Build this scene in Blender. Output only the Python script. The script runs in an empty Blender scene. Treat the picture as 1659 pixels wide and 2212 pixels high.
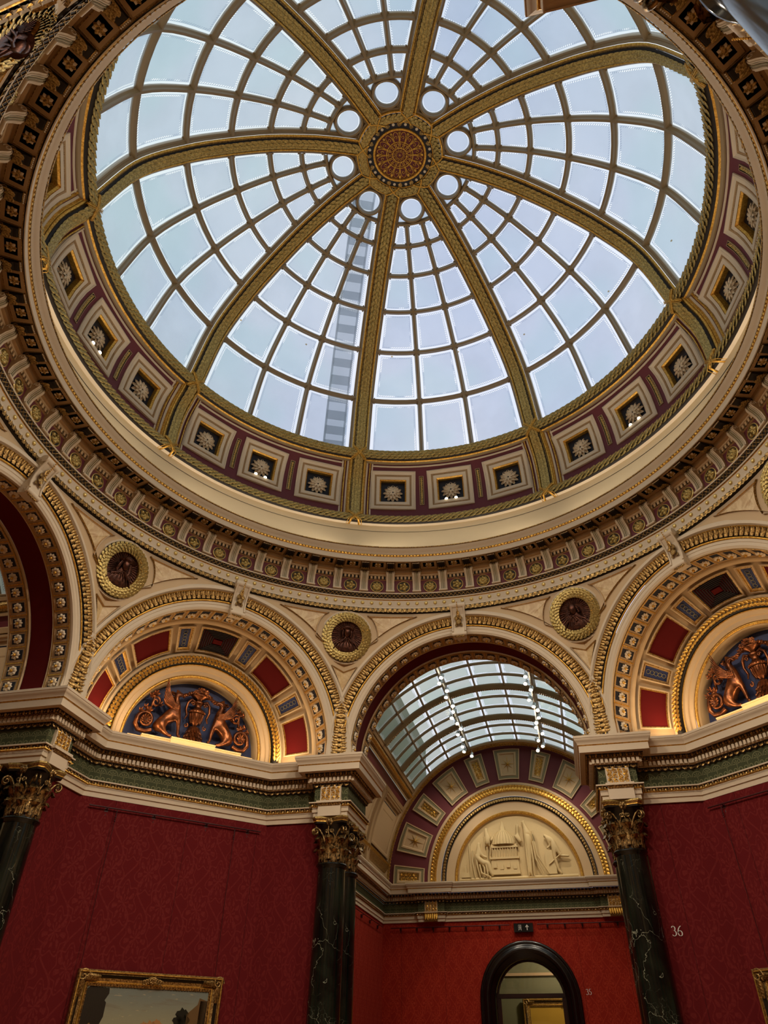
import bpy, math, random
import numpy as np
from mathutils import Matrix, Vector
random.seed(7)
PI = math.pi
S = bpy.context.scene
COL = S.collection
def rad(a): return a * PI / 180
sin, cos = math.sin, math.cos

# ------------------------------------------------------------------ materials
def srgb(r, g, b):
    f = lambda c: (c / 255 / 12.92) if c / 255 <= .04045 else ((c / 255 + .055) / 1.055) ** 2.4
    return (f(r), f(g), f(b), 1)
class NT:
    """small node-expression builder"""
    def __init__(s, name):
        s.m = bpy.data.materials.new(name); s.m.use_nodes = True; s.t = s.m.node_tree
        for n in list(s.t.nodes): s.t.nodes.remove(n)
        s.out = s.t.nodes.new('ShaderNodeOutputMaterial')
    def n(s, kind, **kw):
        x = s.t.nodes.new(kind)
        for k, v in kw.items(): setattr(x, k, v)
        return x
    def put(s, sock, v):
        if isinstance(v, (int, float)):
            sock.default_value = v
        elif isinstance(v, (tuple, list)): sock.default_value = v
        else: s.t.links.new(v, sock)
    def math(s, op, a, b=0.0, c=0.0):
        x = s.n('ShaderNodeMath', operation=op); s.put(x.inputs[0], a)
        if len(x.inputs) > 1: s.put(x.inputs[1], b)
        if len(x.inputs) > 2: s.put(x.inputs[2], c)
        return x.outputs[0]
    def mix(s, f, a, b):
        x = s.n('ShaderNodeMix', data_type='RGBA'); s.put(x.inputs[0], f); s.put(x.inputs[6], a); s.put(x.inputs[7], b); return x.outputs[2]
    def noise(s, scale, detail=3, rough=.5, vec=None, dist=0.0):
        x = s.n('ShaderNodeTexNoise'); x.inputs['Scale'].default_value = scale; x.inputs['Detail'].default_value = detail
        x.inputs['Roughness'].default_value = rough; x.inputs['Distortion'].default_value = dist
        if vec is not None: s.put(x.inputs['Vector'], vec)
        return x.outputs['Fac']
    def coord(s, which='Object'): return s.n('ShaderNodeTexCoord').outputs[which]
    def uv(s, name='UVMap'):
        x = s.n('ShaderNodeUVMap', uv_map=name); y = s.n('ShaderNodeSeparateXYZ'); s.put(y.inputs[0], x.outputs[0]); return y.outputs[0], y.outputs[1]
    def ramp(s, f, a, b): # smooth 0..1
        x = s.n('ShaderNodeMapRange', interpolation_type='SMOOTHSTEP'); s.put(x.inputs[0], f); x.inputs[1].default_value = a; x.inputs[2].default_value = b; return x.outputs[0]
    def bump(s, h, strength=.3, dist=.01):
        x = s.n('ShaderNodeBump'); x.inputs['Strength'].default_value = strength; x.inputs['Distance'].default_value = dist; s.put(x.inputs['Height'], h); return x.outputs[0]
    def bsdf(s, color, rough=.5, metal=0.0, normal=None, spec=.5, **kw):
        x = s.n('ShaderNodeBsdfPrincipled'); s.put(x.inputs['Base Color'], color); s.put(x.inputs['Roughness'], rough); s.put(x.inputs['Metallic'], metal)
        x.inputs['Specular IOR Level'].default_value = spec
        if normal is not None: s.put(x.inputs['Normal'], normal)
        for k, v in kw.items(): s.put(x.inputs[k], v)
        s.t.links.new(x.outputs[0], s.out.inputs[0]); return x
def paint(name, c, rough=.55, var=.10, bump=.15, bs=60, metal=0.0, spec=.35):
    t = NT(name); f = t.noise(2.3, 4, .6, t.coord()); c2 = tuple(x * (1 - var) for x in c[:3]) + (1,)
    f2 = t.noise(bs, 3, .6, t.coord())
    t.bsdf(t.mix(f, c2, c), rough, metal, t.bump(f2, bump, .004), spec); return t.m
def metalm(name, c, c2, rough=.35, metal=1.0, scale=30, bump=.5):
    t = NT(name); co = t.coord(); f = t.noise(scale, 4, .65, co)
    t.bsdf(t.mix(t.ramp(f, .35, .65), c, c2), t.math('ADD', rough, t.math('MULTIPLY', f, .15)), metal, t.bump(f, bump, .01)); return t.m

CREAM = paint('cream_paint', srgb(214, 197, 170), .58)
CREAM2 = paint('warm_cream_paint', srgb(202, 174, 134), .58)
STONE = paint('buff_paint', srgb(176, 146, 106), .55)
DRUM = paint('plain_cream_plaster', srgb(204, 184, 148), .6, .05)
PLASTER = paint('ivory_plaster', srgb(214, 190, 140), .6, .08, .3, 25)
MAROON = paint('maroon_paint', srgb(104, 44, 50), .6, .12)
DRED = paint('deep_red_paint', srgb(88, 10, 9), .75, .15, spec=.15)
NAVY = paint('navy_paint', srgb(26, 30, 44), .5, .2)
BLUE = paint('blue_paint', srgb(52, 62, 104), .55, .3)
OLIVE = paint('pale_green_paint', srgb(134, 126, 94), .5)
BARS = paint('glazing_bar_paint', srgb(140, 118, 84), .4, .1, spec=.5)
MAHOG = paint('dark_mahogany', srgb(52, 20, 14), .3, .3, .1)
BLACKW = paint('black_lacquered_wood', srgb(16, 12, 12), .22, .3, .1, spec=.6)
GREENW = paint('grey_green_wall_paint', srgb(108, 106, 74), .6, .1)
WHITE = paint('white_lettering', srgb(225, 222, 214), .6, .02)
SIGN = paint('black_sign_plate', srgb(14, 14, 14), .4, .1)
DARK = paint('dark_grille', srgb(30, 20, 20), .6, .1)
FLOWER = paint('pale_carved_flower', srgb(232, 216, 188), .5, .12, .3, 40)
STEEL = metalm('brushed_steel', (.6, .6, .6, 1), (.45, .45, .45, 1), .3)
RAILM = paint('dark_red_metal', srgb(60, 18, 22), .35, .1)
GOLD = metalm('gilding', srgb(228, 182, 88), srgb(186, 134, 50), .3, .78)
GOLDD = metalm('antique_gilding', srgb(206, 170, 104), srgb(110, 78, 38), .3, .75, 45)
LEAFG = metalm('green_gold_leafwork', srgb(196, 172, 104), srgb(138, 116, 62), .34, .6, 35, .25)
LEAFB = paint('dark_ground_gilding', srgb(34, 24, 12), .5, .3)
CAPM = metalm('gap_shaded_gilding', srgb(178, 144, 88), srgb(24, 17, 9), .22, .7, 26, .8)  # near-black tone puts the shade of the leaf gaps into the colour
BRONZE = metalm('copper_bronze', srgb(160, 98, 58), srgb(92, 52, 32), .24, .85, 7, .12)
DBRONZE = metalm('dark_bronze', srgb(92, 56, 42), srgb(52, 30, 24), .28, .8, 16)
def mk_marble():
    t = NT('dark_green_marble'); co = t.coord()
    d = t.noise(2.2, 5, .6, co, .6)
    mp = t.n('ShaderNodeMapping'); t.put(mp.inputs[0], co); mp.inputs['Scale'].default_value = (1, 1, .55)
    ad = t.n('ShaderNodeVectorMath', operation='ADD'); t.put(ad.inputs[0], mp.outputs[0])
    cb = t.n('ShaderNodeTexNoise'); cb.inputs['Scale'].default_value = 2.4; cb.inputs['Detail'].default_value = 5; t.put(cb.inputs['Vector'], co)
    t.put(ad.inputs[1], cb.outputs['Color'])
    def vein(sc, w):
        v = t.n('ShaderNodeTexVoronoi', feature='DISTANCE_TO_EDGE'); t.put(v.inputs['Vector'], ad.outputs[0]); v.inputs['Scale'].default_value = sc
        return t.math('SUBTRACT', 1.0, t.ramp(v.outputs['Distance'], 0.0, w))
    gate = t.ramp(t.noise(1.7, 2, .5, co), .44, .58)
    v1 = t.math('MULTIPLY', vein(1.9, .010), gate)
    v2 = t.math('MULTIPLY', vein(5.0, .014), t.math('MULTIPLY', t.ramp(t.noise(2.9, 2, .5, co), .5, .7), .35))
    f = t.math('MAXIMUM', v1, v2)
    base = t.mix(t.ramp(d, .35, .75), srgb(8, 10, 8), srgb(30, 37, 27))
    t.bsdf(t.mix(f, base, srgb(150, 152, 130)), .14, 0, None, .5); return t.m
MARBLE = mk_marble()
def mk_sienna():
    t = NT('pale_sienna_marble'); co = t.coord(); f = t.noise(5, 6, .7, co, 1.2)
    t.bsdf(t.mix(t.ramp(f, .35, .7), srgb(214, 190, 142), srgb(180, 142, 92)), .4); return t.m
SIENNA = mk_sienna()
def mk_damask(name, ca, cb, p=.62, q=.92):
    """woven damask: ogee trellis with palmette medallions, drawn from wall UVs in metres"""
    t = NT(name); u, v = t.uv()
    U = t.math('DIVIDE', u, p); V = t.math('DIVIDE', v, q)
    sv = t.math('SINE', t.math('MULTIPLY', V, 2 * PI))
    def cell(off):
        a = t.math('ADD', U, t.math('MULTIPLY', sv, .0 + off * 0)); a = t.math('ADD', U, off)
        x = t.math('SUBTRACT', t.math('FRACT', a), .5)
        y = t.math('SUBTRACT', t.math('FRACT', t.math('ADD', V, off)), .5)
        ang = t.math('ARCTAN2', x, y); r = t.math('SQRT', t.math('ADD', t.math('POWER', t.math('ABSOLUTE', x), 2), t.math('POWER', t.math('ABSOLUTE', y), 2)))
        w = t.math('SINE', t.math('ADD', t.math('MULTIPLY', ang, 9.0), t.math('MULTIPLY', r, 22.0)))
        w2 = t.math('SINE', t.math('ADD', t.math('MULTIPLY', ang, -9.0), t.math('MULTIPLY', r, 22.0)))
        pet = t.math('MULTIPLY', t.math('ADD', w, w2), .5)
        lim = t.math('ADD', .27, t.math('MULTIPLY', t.math('COSINE', t.math('MULTIPLY', ang, 7)), .05))
        ins = t.ramp(t.math('SUBTRACT', lim, r), 0, .02)
        edge = t.math('SUBTRACT', 1, t.ramp(t.math('ABSOLUTE', t.math('SUBTRACT', t.math('ADD', lim, .045), r)), .008, .022))
        return t.math('MAXIMUM', t.math('MULTIPLY', ins, t.ramp(pet, -.05, .15)), edge)
    c1 = cell(0.0); c2 = cell(.5)
    og = t.math('ABSOLUTE', t.math('SINE', t.math('ADD', t.math('MULTIPLY', U, PI * 2), t.math('MULTIPLY', sv, 1.3))))
    line = t.math('SUBTRACT', 1, t.ramp(og, .1, .22))
    pat = t.math('MAXIMUM', t.math('MAXIMUM', c1, c2), line)
    tc = t.n('ShaderNodeCombineXYZ'); t.put(tc.inputs[0], u); t.put(tc.inputs[1], v)
    brk = t.ramp(t.noise(26, 3, .6, tc.outputs[0]), .38, .58)
    pat = t.math('MULTIPLY', pat, t.math('ADD', .45, t.math('MULTIPLY', brk, .55)))
    seam = t.math('SUBTRACT', 1, t.ramp(t.math('ABSOLUTE', t.math('SUBTRACT', t.math('FRACT', t.math('DIVIDE', t.math('ADD', u, 40.35), 1.33)), .5)), .003, .006))
    col = t.mix(pat, ca, cb); col = t.mix(t.math('MULTIPLY', seam, .6), col, (ca[0] * .3, ca[1] * .3, ca[2] * .3, 1))
    wv = t.math('ADD', t.math('SINE', t.math('MULTIPLY', u, 2400)), t.math('SINE', t.math('MULTIPLY', v, 2400)))
    t.bsdf(col, t.math('SUBTRACT', .92, t.math('MULTIPLY', pat, .14)), 0, t.bump(wv, .08, .002), .25, **{'Sheen Weight': .0}); return t.m
DAMASK = mk_damask('crimson_damask', srgb(94, 14, 17), srgb(108, 23, 21))
DAMASK2 = mk_damask('scarlet_damask', srgb(142, 31, 14), srgb(166, 48, 23), .5, .8)
def mk_green():
    t = NT('green_palm_damask'); u, v = t.uv(); p = .2
    U = t.math('DIVIDE', u, p); y = t.math('SUBTRACT', v, 5.50)
    def d(off, cy, rr, w):
        x = t.math('MULTIPLY', t.math('SUBTRACT', t.math('FRACT', t.math('ADD', U, off)), .5), p)
        yy = t.math('SUBTRACT', y, cy)
        r = t.math('SQRT', t.math('ADD', t.math('MULTIPLY', x, x), t.math('MULTIPLY', yy, yy)))
        return x, yy, r, t.math('SUBTRACT', 1, t.ramp(t.math('ABSOLUTE', t.math('SUBTRACT', r, rr)), w * .5, w))
    x, yy, r, arc = d(0, .06, .088, .008); arc = t.math('MULTIPLY', arc, t.math('GREATER_THAN', yy, 0.0))
    ang = t.math('ARCTAN2', x, yy)
    palm = t.math('MULTIPLY', t.math('GREATER_THAN', t.math('COSINE', t.math('ADD', t.math('MULTIPLY', ang, 9), t.math('MULTIPLY', r, 10))), .35), t.math('LESS_THAN', r, .066))
    palm = t.math('MULTIPLY', palm, t.math('GREATER_THAN', yy, -.01))
    x2, y2, r2, sc = d(.25, -.03, .03, .009); x3, y3, r3, sc2 = d(.75, -.03, .03, .009)
    trunk = t.math('MULTIPLY', t.math('LESS_THAN', t.math('ABSOLUTE', x), .005), t.math('LESS_THAN', yy, 0.0))
    f = t.math('MAXIMUM', t.math('MAXIMUM', arc, palm), t.math('MAXIMUM', t.math('MAXIMUM', sc, sc2), trunk))
    t.bsdf(t.mix(f, srgb(66, 70, 46), srgb(112, 112, 80)), .8, 0, None, .2); return t.m
GREEN = mk_green()
def mk_glass(name='frosted_etched_glass', tint=(.52, .565, .64, 1)):
    """frosted pane: lets the sky through, border etched with beads; UVMap = -1..1 over the pane, size = half size in metres"""
    t = NT(name); u, v = t.uv(); a, b = t.uv('size')
    du = t.math('MULTIPLY', t.math('SUBTRACT', 1, t.math('ABSOLUTE', u)), a); dv = t.math('MULTIPLY', t.math('SUBTRACT', 1, t.math('ABSOLUTE', v)), b)
    d = t.math('MINIMUM', du, dv)
    cor = t.math('MULTIPLY', t.math('ADD', du, dv), .62)
    d = t.math('MINIMUM', d, cor)
    kk = t.math('MAXIMUM', .42, t.math('MINIMUM', 1.0, t.math('MULTIPLY', t.math('MINIMUM', a, b), 1.9)))
    d = t.math('DIVIDE', d, kk)
    along = t.math('ADD', t.math('MULTIPLY', u, a), t.math('MULTIPLY', v, b))
    alt = t.math('ADD', t.math('MULTIPLY', u, a), t.math('MULTIPLY', v, t.math('MULTIPLY', b, -1)))
    dash = t.math('GREATER_THAN', t.math('FRACT', t.math('MULTIPLY', along, 21)), .42)
    band = t.math('SUBTRACT', 1, t.ramp(t.math('ABSOLUTE', t.math('SUBTRACT', d, .113)), .014, .019))
    line = t.math('SUBTRACT', 1, t.ramp(t.math('ABSOLUTE', t.math('SUBTRACT', d, .088)), .003, .006))
    bead = t.math('MULTIPLY', t.math('MULTIPLY', band, dash), t.ramp(t.noise(1.9, 2, .5, t.coord()), .42, .52))
    rim = t.math('MULTIPLY', t.math('SUBTRACT', 1, t.ramp(d, .07, .095)), .62)
    cn = t.noise(1.1, 3, .6, t.coord()); big = t.noise(.35, 2, .5, t.coord())
    tc = t.mix(t.ramp(cn, .3, .7), tint, tuple(x * .93 for x in tint[:3]) + (1,))
    tc = t.mix(t.math('MULTIPLY', t.ramp(big, .45, .62), .55), tc, (tint[0] * .84, tint[1] * .98, tint[2] * .92, 1))
    tc = t.mix(t.math('MULTIPLY', t.math('MAXIMUM', line, t.math('MULTIPLY', band, t.math('SUBTRACT', 1, dash))), .6), tc, (.22, .27, .36, 1))
    tc = t.mix(rim, tc, (.97, .97, .97, 1)); tc = t.mix(bead, tc, (1, 1, 1, 1))
    tr = t.n('ShaderNodeBsdfTransparent'); t.put(tr.inputs[0], tc)
    fr = t.n('ShaderNodeBsdfTranslucent'); t.put(fr.inputs[0], tc)
    mx = t.n('ShaderNodeMixShader'); mx.inputs[0].default_value = .22; t.put(mx.inputs[1], tr.outputs[0]); t.put(mx.inputs[2], fr.outputs[0])
    gl = t.n('ShaderNodeBsdfGlossy'); gl.inputs['Roughness'].default_value = .25
    m2 = t.n('ShaderNodeMixShader'); m2.inputs[0].default_value = .04; t.put(m2.inputs[1], mx.outputs[0]); t.put(m2.inputs[2], gl.outputs[0])
    t.t.links.new(m2.outputs[0], t.out.inputs[0]); return t.m
GLASS = mk_glass()
VGLASS = mk_glass('vault_glass', (.50, .52, .46, 1))
def emis(name, c, s):
    t = NT(name); e = t.n('ShaderNodeEmission'); e.inputs[0].default_value = c; e.inputs[1].default_value = s
    t.t.links.new(e.outputs[0], t.out.inputs[0]); return t.m
STUD = paint('bright_gilt', srgb(232, 206, 128), .3, .1, .1, 30, .35, .6)
BULB = emis('lit_lamp_face', (1, .82, .55, 1), 30)

# ------------------------------------------------------------------ mesh builder
class MB:
    def __init__(s): s.v = []; s.f = []; s.m = []; s.sm = []; s.mats = []; s.n = 0; s.uv = {}; s.uv2 = {}
    def mi(s, m):
        if m not in s.mats: s.mats.append(m)
        return s.mats.index(m)
    def add(s, V, F, mat, smooth=True, uv=None, uv2=None):
        V = np.asarray(V, float).reshape(-1, 3); i0 = s.n; s.v.append(V); s.n += len(V); k = s.mi(mat)
        for j, f in enumerate(F):
            if uv is not None: s.uv[len(s.f)] = [uv[i] for i in f]
            if uv2 is not None: s.uv2[len(s.f)] = [uv2[i] for i in f]
            s.f.append([i + i0 for i in f]); s.m.append(k); s.sm.append(smooth)
        return s
    def grid(s, P, mat, smooth=True, closed_u=False, closed_v=False, uv=None, uv2=None, flip=False):
        nu, nv = len(P), len(P[0]); V = [p for row in P for p in row]; F = []
        for i in range(nu if closed_u else nu - 1):
            for j in range(nv if closed_v else nv - 1):
                a, b, c, d = i * nv + j, ((i + 1) % nu) * nv + j, ((i + 1) % nu) * nv + (j + 1) % nv, i * nv + (j + 1) % nv
                F.append([a, d, c, b] if flip else [a, b, c, d])
        if uv: uv = [q for row in uv for q in row]
        if uv2: uv2 = [q for row in uv2 for q in row]
        return s.add(V, F, mat, smooth, uv, uv2)
    def tmpl(s, T, mat, M):
        V, F = T; V = np.asarray(V); A = np.array(M); s.add(V @ A[:3, :3].T + A[:3, 3], F, mat); return s
    def box(s, c, h, mat, R=None):
        V = np.array([[x, y, z] for x in (-1, 1) for y in (-1, 1) for z in (-1, 1)], float) * np.array(h)
        if R is not None: V = V @ np.array(R).T
        return s.add(V + np.array(c), [[0, 1, 3, 2], [4, 6, 7, 5], [0, 4, 5, 1], [2, 3, 7, 6], [0, 2, 6, 4], [1, 5, 7, 3]], mat, False)
    def hexa(s, P, mat):
        return s.add(P, [[0, 3, 2, 1], [4, 5, 6, 7], [0, 1, 5, 4], [1, 2, 6, 5], [2, 3, 7, 6], [3, 0, 4, 7]], mat, False)
    def tube(s, pts, r, mat, n=8, closed=False, flat=1.0, caps=True):
        P = [np.array(p, float) for p in pts]; m = len(P); R = r if hasattr(r, '__len__') else [r] * m; rows = []; up = None
        for i in range(m):
            a = P[(i - 1) % m] if (i > 0 or closed) else P[i]; b = P[(i + 1) % m] if (i < m - 1 or closed) else P[i]
            t = b - a; t /= (np.linalg.norm(t) + 1e-12)
            if up is None:
                up = np.array([0, 0, 1.]) if abs(t[2]) < .9 else np.array([0, 1., 0])
            x = np.cross(up, t); x /= (np.linalg.norm(x) + 1e-12); y = np.cross(t, x); up = y
            rows.append([P[i] + R[i] * (cos(2 * PI * k / n) * x + flat * sin(2 * PI * k / n) * y) for k in range(n)])
        s.grid(rows, mat, True, closed, True, flip=True)
        if not closed and caps:
            i0 = s.n; s.add(rows[0], [list(range(n))], mat); s.add(rows[-1], [list(range(n))[::-1]], mat)
        return s
    def ball(s, c, r, mat, nu=8, nv=6, sc=(1, 1, 1), R=None):
        rows = []
        for i in range(nv + 1):
            a = PI * i / nv; row = []
            for j in range(nu):
                p = np.array([sin(a) * cos(2 * PI * j / nu) * sc[0], sin(a) * sin(2 * PI * j / nu) * sc[1], cos(a) * sc[2]]) * r
                if R is not None: p = np.array(R) @ p
                row.append(p + np.array(c))
            rows.append(row)
        return s.grid(rows, mat, True, False, True)
    def prism(s, poly, fn, h0, h1, mat):
        """extrude polygon poly (2-D) between heights h0,h1 through fn(u,v,h)"""
        n = len(poly); A = [fn(u, v, h0) for u, v in poly]; B = [fn(u, v, h1) for u, v in poly]
        return s.add(A + B, [list(range(n))[::-1], [n + i for i in range(n)]] + [[i, (i + 1) % n, n + (i + 1) % n, n + i] for i in range(n)], mat, False)
    def build(s, name, parent=None, origin=(0, 0, 0), xf=None):
        V = np.concatenate(s.v) if s.v else np.zeros((0, 3))
        V = V - np.array(origin)
        me = bpy.data.meshes.new(name); me.from_pydata(V.tolist(), [], s.f); me.update()
        for m in s.mats: me.materials.append(m)
        me.polygons.foreach_set('material_index', s.m); me.polygons.foreach_set('use_smooth', s.sm)
        for nm, D in (('UVMap', s.uv), ('size', s.uv2)):
            if D:
                L = me.uv_layers.new(name=nm); arr = np.zeros((len(me.loops), 2)); 
                for p, q in D.items():
                    ls = me.polygons[p].loop_start
                    for k, w in enumerate(q): arr[ls + k] = w
                L.data.foreach_set('uv', arr.ravel())
        o = bpy.data.objects.new(name, me); COL.objects.link(o)
        if parent is not None: o.parent = parent
        else: o.location = origin
        return o
def tag(o, label=None, cat=None, group=None, kind=None):
    if label: o['label'] = label
    if cat: o['category'] = cat
    if group: o['group'] = group
    if kind: o['kind'] = kind
    return o
def empty(name, loc, label, cat, group=None):
    o = bpy.data.objects.new(name, None); COL.objects.link(o); o.location = loc; o.empty_display_size = .1; return tag(o, label, cat, group)
def struct(mb, name, origin=(0, 0, 0)): return tag(mb.build(name, None, origin), kind='structure')
KIDS = {}
def copy_tree(o, parent=None):
    c = o.copy(); COL.objects.link(c)
    if parent is not None: c.parent = parent
    for ch in [x for x in o.children]: copy_tree(ch, c)
    return c
def turn(o, deg, base=None):
    """put object built in bay-0 coordinates at the bay turned by deg (clockwise seen from above) about the dome axis"""
    l = base if base is not None else Vector(o.location); a = rad(-deg)
    o.location = Matrix.Rotation(a, 3, 'Z') @ Vector(l); o.rotation_euler = (0, 0, a); return o
def spread(o, degs, labels=None, extra=None):
    base = Vector(o.location); out = []
    cps = [o] + [copy_tree(o) for _ in degs[1:]]
    for i, (c, d) in enumerate(zip(cps, degs)):
        turn(c, d, base)
        if labels: c['label'] = labels[i]
        out.append(c)
    return out
# ------------------------------------------------------------------ mapped-surface tools
def frame_at(fn, u, v, h=0.0, e=1e-3):
    p = np.array(fn(u, v, h)); du = np.array(fn(u + e, v, h)) - p; dv = np.array(fn(u, v + e, h)) - p
    n = np.array(fn(u, v, h + e)) - p
    x = du / np.linalg.norm(du); z = n / np.linalg.norm(n); y = np.cross(z, x); y /= np.linalg.norm(y)
    if y @ dv < 0: y = -y
    return p, x, y, z
def place(mb, T, mat, fn, u, v, h=0.0, sc=1.0, rot=0.0, sy=None, sz=None):
    p, x, y, z = frame_at(fn, u, v, h); c, s = cos(rot), sin(rot)
    X = c * x + s * y; Y = -s * x + c * y; M = np.eye(4); M[:3, 0] = X * sc; M[:3, 1] = Y * (sy or sc); M[:3, 2] = z * (sz or sc); M[:3, 3] = p
    mb.tmpl(T, mat, M)
def rectloop(u0, u1, v0, v1, nu, nv):
    L = [(u0 + (u1 - u0) * i / nu, v0) for i in range(nu)] + [(u1, v0 + (v1 - v0) * i / nv) for i in range(nv)]
    L += [(u1 - (u1 - u0) * i / nu, v1) for i in range(nu)] + [(u0, v1 - (v1 - v0) * i / nv) for i in range(nv)]
    return L
def panel(mb, fn, rect, su, sv, steps, cap=None, nu=3, nv=3, h0=0.0):
    """nested stepped frame: steps = [(inset metres from outer edge, height, material)]"""
    u0, u1, v0, v1 = rect; prev = [fn(u, v, h0) for u, v in rectloop(u0, u1, v0, v1, nu, nv)]; n = len(prev)
    for ins, h, mat in steps:
        du, dv = ins / su, ins / sv
        r = (u0 + du, u1 - du, v0 + dv, v1 - dv); cur = [fn(u, v, h) for u, v in rectloop(*r, nu, nv)]
        mb.add(prev + cur, [[i, (i + 1) % n, n + (i + 1) % n, n + i] for i in range(n)], mat, False); prev = cur
    if cap:
        P = [[fn(r[0] + (r[1] - r[0]) * i / nu, r[2] + (r[3] - r[2]) * j / nv, h) for j in range(nv + 1)] for i in range(nu + 1)]
        mb.grid(P, cap, False)
    return r, h
def strips(mb, L, fn, us, closed=False):
    """profile strips: L=[(mat,[(a,b),..],smooth?)]; fn(u,a,b)"""
    for st in L:
        mat, pts = st[0], st[1]; sm = len(st) > 2 and st[2]
        if sm: mb.grid([[fn(u, a, b) for a, b in pts] for u in us], mat, True, closed)
        else:
            for i in range(len(pts) - 1): mb.grid([[fn(u, *pts[i]), fn(u, *pts[i + 1])] for u in us], mat, True, closed)
def arcp(cx, cy, r, a0, a1, n=6): return [(cx + r * cos(rad(a0 + (a1 - a0) * i / n)), cy + r * sin(rad(a0 + (a1 - a0) * i / n))) for i in range(n + 1)]
def lin(a, b, n): return [a + (b - a) * i / n for i in range(n + 1)]
# templates
def T_leaf(w=1.0, l=1.0, h=.35, lift=.25):
    V = []; F = []; prof = [(.0, .75), (.3, .98), (.65, 1.0), (.88, .72), (1.0, .2)]
    for t, k in prof:
        for x in (-1, -.5, 0, .5, 1): V.append((x * k * w / 2, (t - .5) * l, h * (1 - x * x * .8) * (.2 + .8 * t) + lift * t * t * h - (0.12 * h if x == 0 else 0)))
    for i in range(4):
        for j in range(4): a = i * 5 + j; F.append([a, a + 1, a + 6, a + 5])
    return V, F
def T_egg():
    V = []; F = []
    for i in range(4):
        a = PI / 2 * i / 3
        for j in range(8): V.append((.5 * cos(a) * cos(2 * PI * j / 8), .62 * cos(a) * sin(2 * PI * j / 8), .5 * sin(a)))
    for i in range(3):
        for j in range(8): F.append([i * 8 + j, i * 8 + (j + 1) % 8, (i + 1) * 8 + (j + 1) % 8, (i + 1) * 8 + j])
    return V, F
def T_rosette(n=8, h=.3, inner=.28, lobes=.16):
    """round flower of n petals, radius 1, dished, with button"""
    V = []; F = []; K = n * 4
    rings = [(.0, h * .9), (.14, h * .95), (.26, h * .55), (.34, h * .5), (.62, h), (.88, h * .75), (1.0, .0)]
    for ri, (r, z) in enumerate(rings):
        for k in range(K):
            a = 2 * PI * k / K; c = cos(n * a); rr = r * (1 + (lobes * (c - 1) * .5 if r > .4 else 0)); zz = z * (1 + (.35 * (c - 1) * .5 * 1.6 if r > .3 else 0))
            V.append((rr * cos(a), rr * sin(a), max(zz, 0)))
    for i in range(len(rings) - 1):
        for k in range(K): F.append([i * K + k, (i + 1) * K + k, (i + 1) * K + (k + 1) % K, i * K + (k + 1) % K])
    return V, F
def T_star(n=8):
    V = [(0, 0, .1)]; F = []
    for k in range(2 * n):
        r = (1.0 if k % 4 == 0 else .8) if k % 2 == 0 else .12
        V.append((r * cos(PI * k / n), r * sin(PI * k / n), 0))
    for k in range(2 * n): F.append([0, 1 + k, 1 + (k + 1) % (2 * n)])
    return V, F
LEAF = T_leaf(1, 1, .35, .8); LEAFS = T_leaf(1, 1, .5, .4); EGG = T_egg(); ROS8 = T_rosette(8); ROS6 = T_rosette(6); ROS10 = T_rosette(10); STAR = T_star()
def T_scroll():
    m = MB(); 
    pts = [(.5 * (1 - t) * cos(t * 4 * PI) + .0, .5 * (1 - t) * sin(t * 4 * PI), .08) for t in lin(0, .85, 22)]
    m.tube(pts, [.12 * (1 - .6 * i / 22) for i in range(23)], GOLD, 6); return np.concatenate(m.v), m.f
SCROLL = T_scroll()
def scrollwork(mb, mat, fn, u0, u1, v0, v1, su, sv, h=0.0, n=3, m=3):
    """fills a panel with symmetrical curling foliage"""
    du, dv = (u1 - u0) / n, (v1 - v0) / m; s = min(du * su, dv * sv)
    for i in range(n):
        for j in range(m):
            u = u0 + du * (i + .5); v = v0 + dv * (j + .5)
            place(mb, SCROLL, mat, fn, u, v, h, s * (.95 if i < n / 2 else .95), rot=(i * 2.1 + j * 1.3))
            place(mb, LEAFS, mat, fn, u + du * .25, v + dv * .3, h, s * .5, rot=i + 2.2 * j)
            place(mb, ROS6, mat, fn, u - du * .28, v - dv * .3, h, s * .2)
# ------------------------------------------------------------------ key dimensions
ZC = 6.31            # springing of the arches
AP = 6.06            # apothem of the octagon (face of the arches)
def cyl(R, a, z): return (R * sin(rad(a)), R * cos(rad(a)), z)
# dome profile
PTS = [(6.02, 11.45), (6.06, 12.1), (6.0, 12.75), (5.74, 13.42), (5.30, 15.02), (4.50, 16.045), (3.685, 16.705), (2.916, 17.185), (2.238, 17.468), (1.708, 17.62), (1.0, 17.72), (0.0, 17.76)]
_P = []
def crom(p0, p1, p2, p3, t): return tuple(.5 * ((2 * b) + (-a + c) * t + (2 * a - 5 * b + 4 * c - d) * t * t + (-a + 3 * b - 3 * c + d) * t ** 3) for a, b, c, d in zip(p0, p1, p2, p3))
KEY = []
for i in range(len(PTS) - 1):
    KEY.append(len(_P)); p = [PTS[max(i - 1, 0)], PTS[i], PTS[i + 1], PTS[min(i + 2, len(PTS) - 1)]]
    _P += [crom(*p, k / 12) for k in range(12)]
KEY.append(len(_P)); _P.append(PTS[-1]); _P = np.array(_P)
_SL = np.concatenate([[0], np.cumsum(np.hypot(np.diff(_P[:, 0]), np.diff(_P[:, 1])))])
SK = [float(_SL[k]) for k in KEY]      # arc length at each key point
def dprof(s):
    R = float(np.interp(s, _SL, _P[:, 0])); z = float(np.interp(s, _SL, _P[:, 1])); e = .02
    dR = float(np.interp(s + e, _SL, _P[:, 0]) - np.interp(s - e, _SL, _P[:, 0])); dz = float(np.interp(s + e, _SL, _P[:, 1]) - np.interp(s - e, _SL, _P[:, 1])); L = math.hypot(dR, dz) or 1
    return R, z, -dz / L, dR / L       # inward normal
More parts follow.
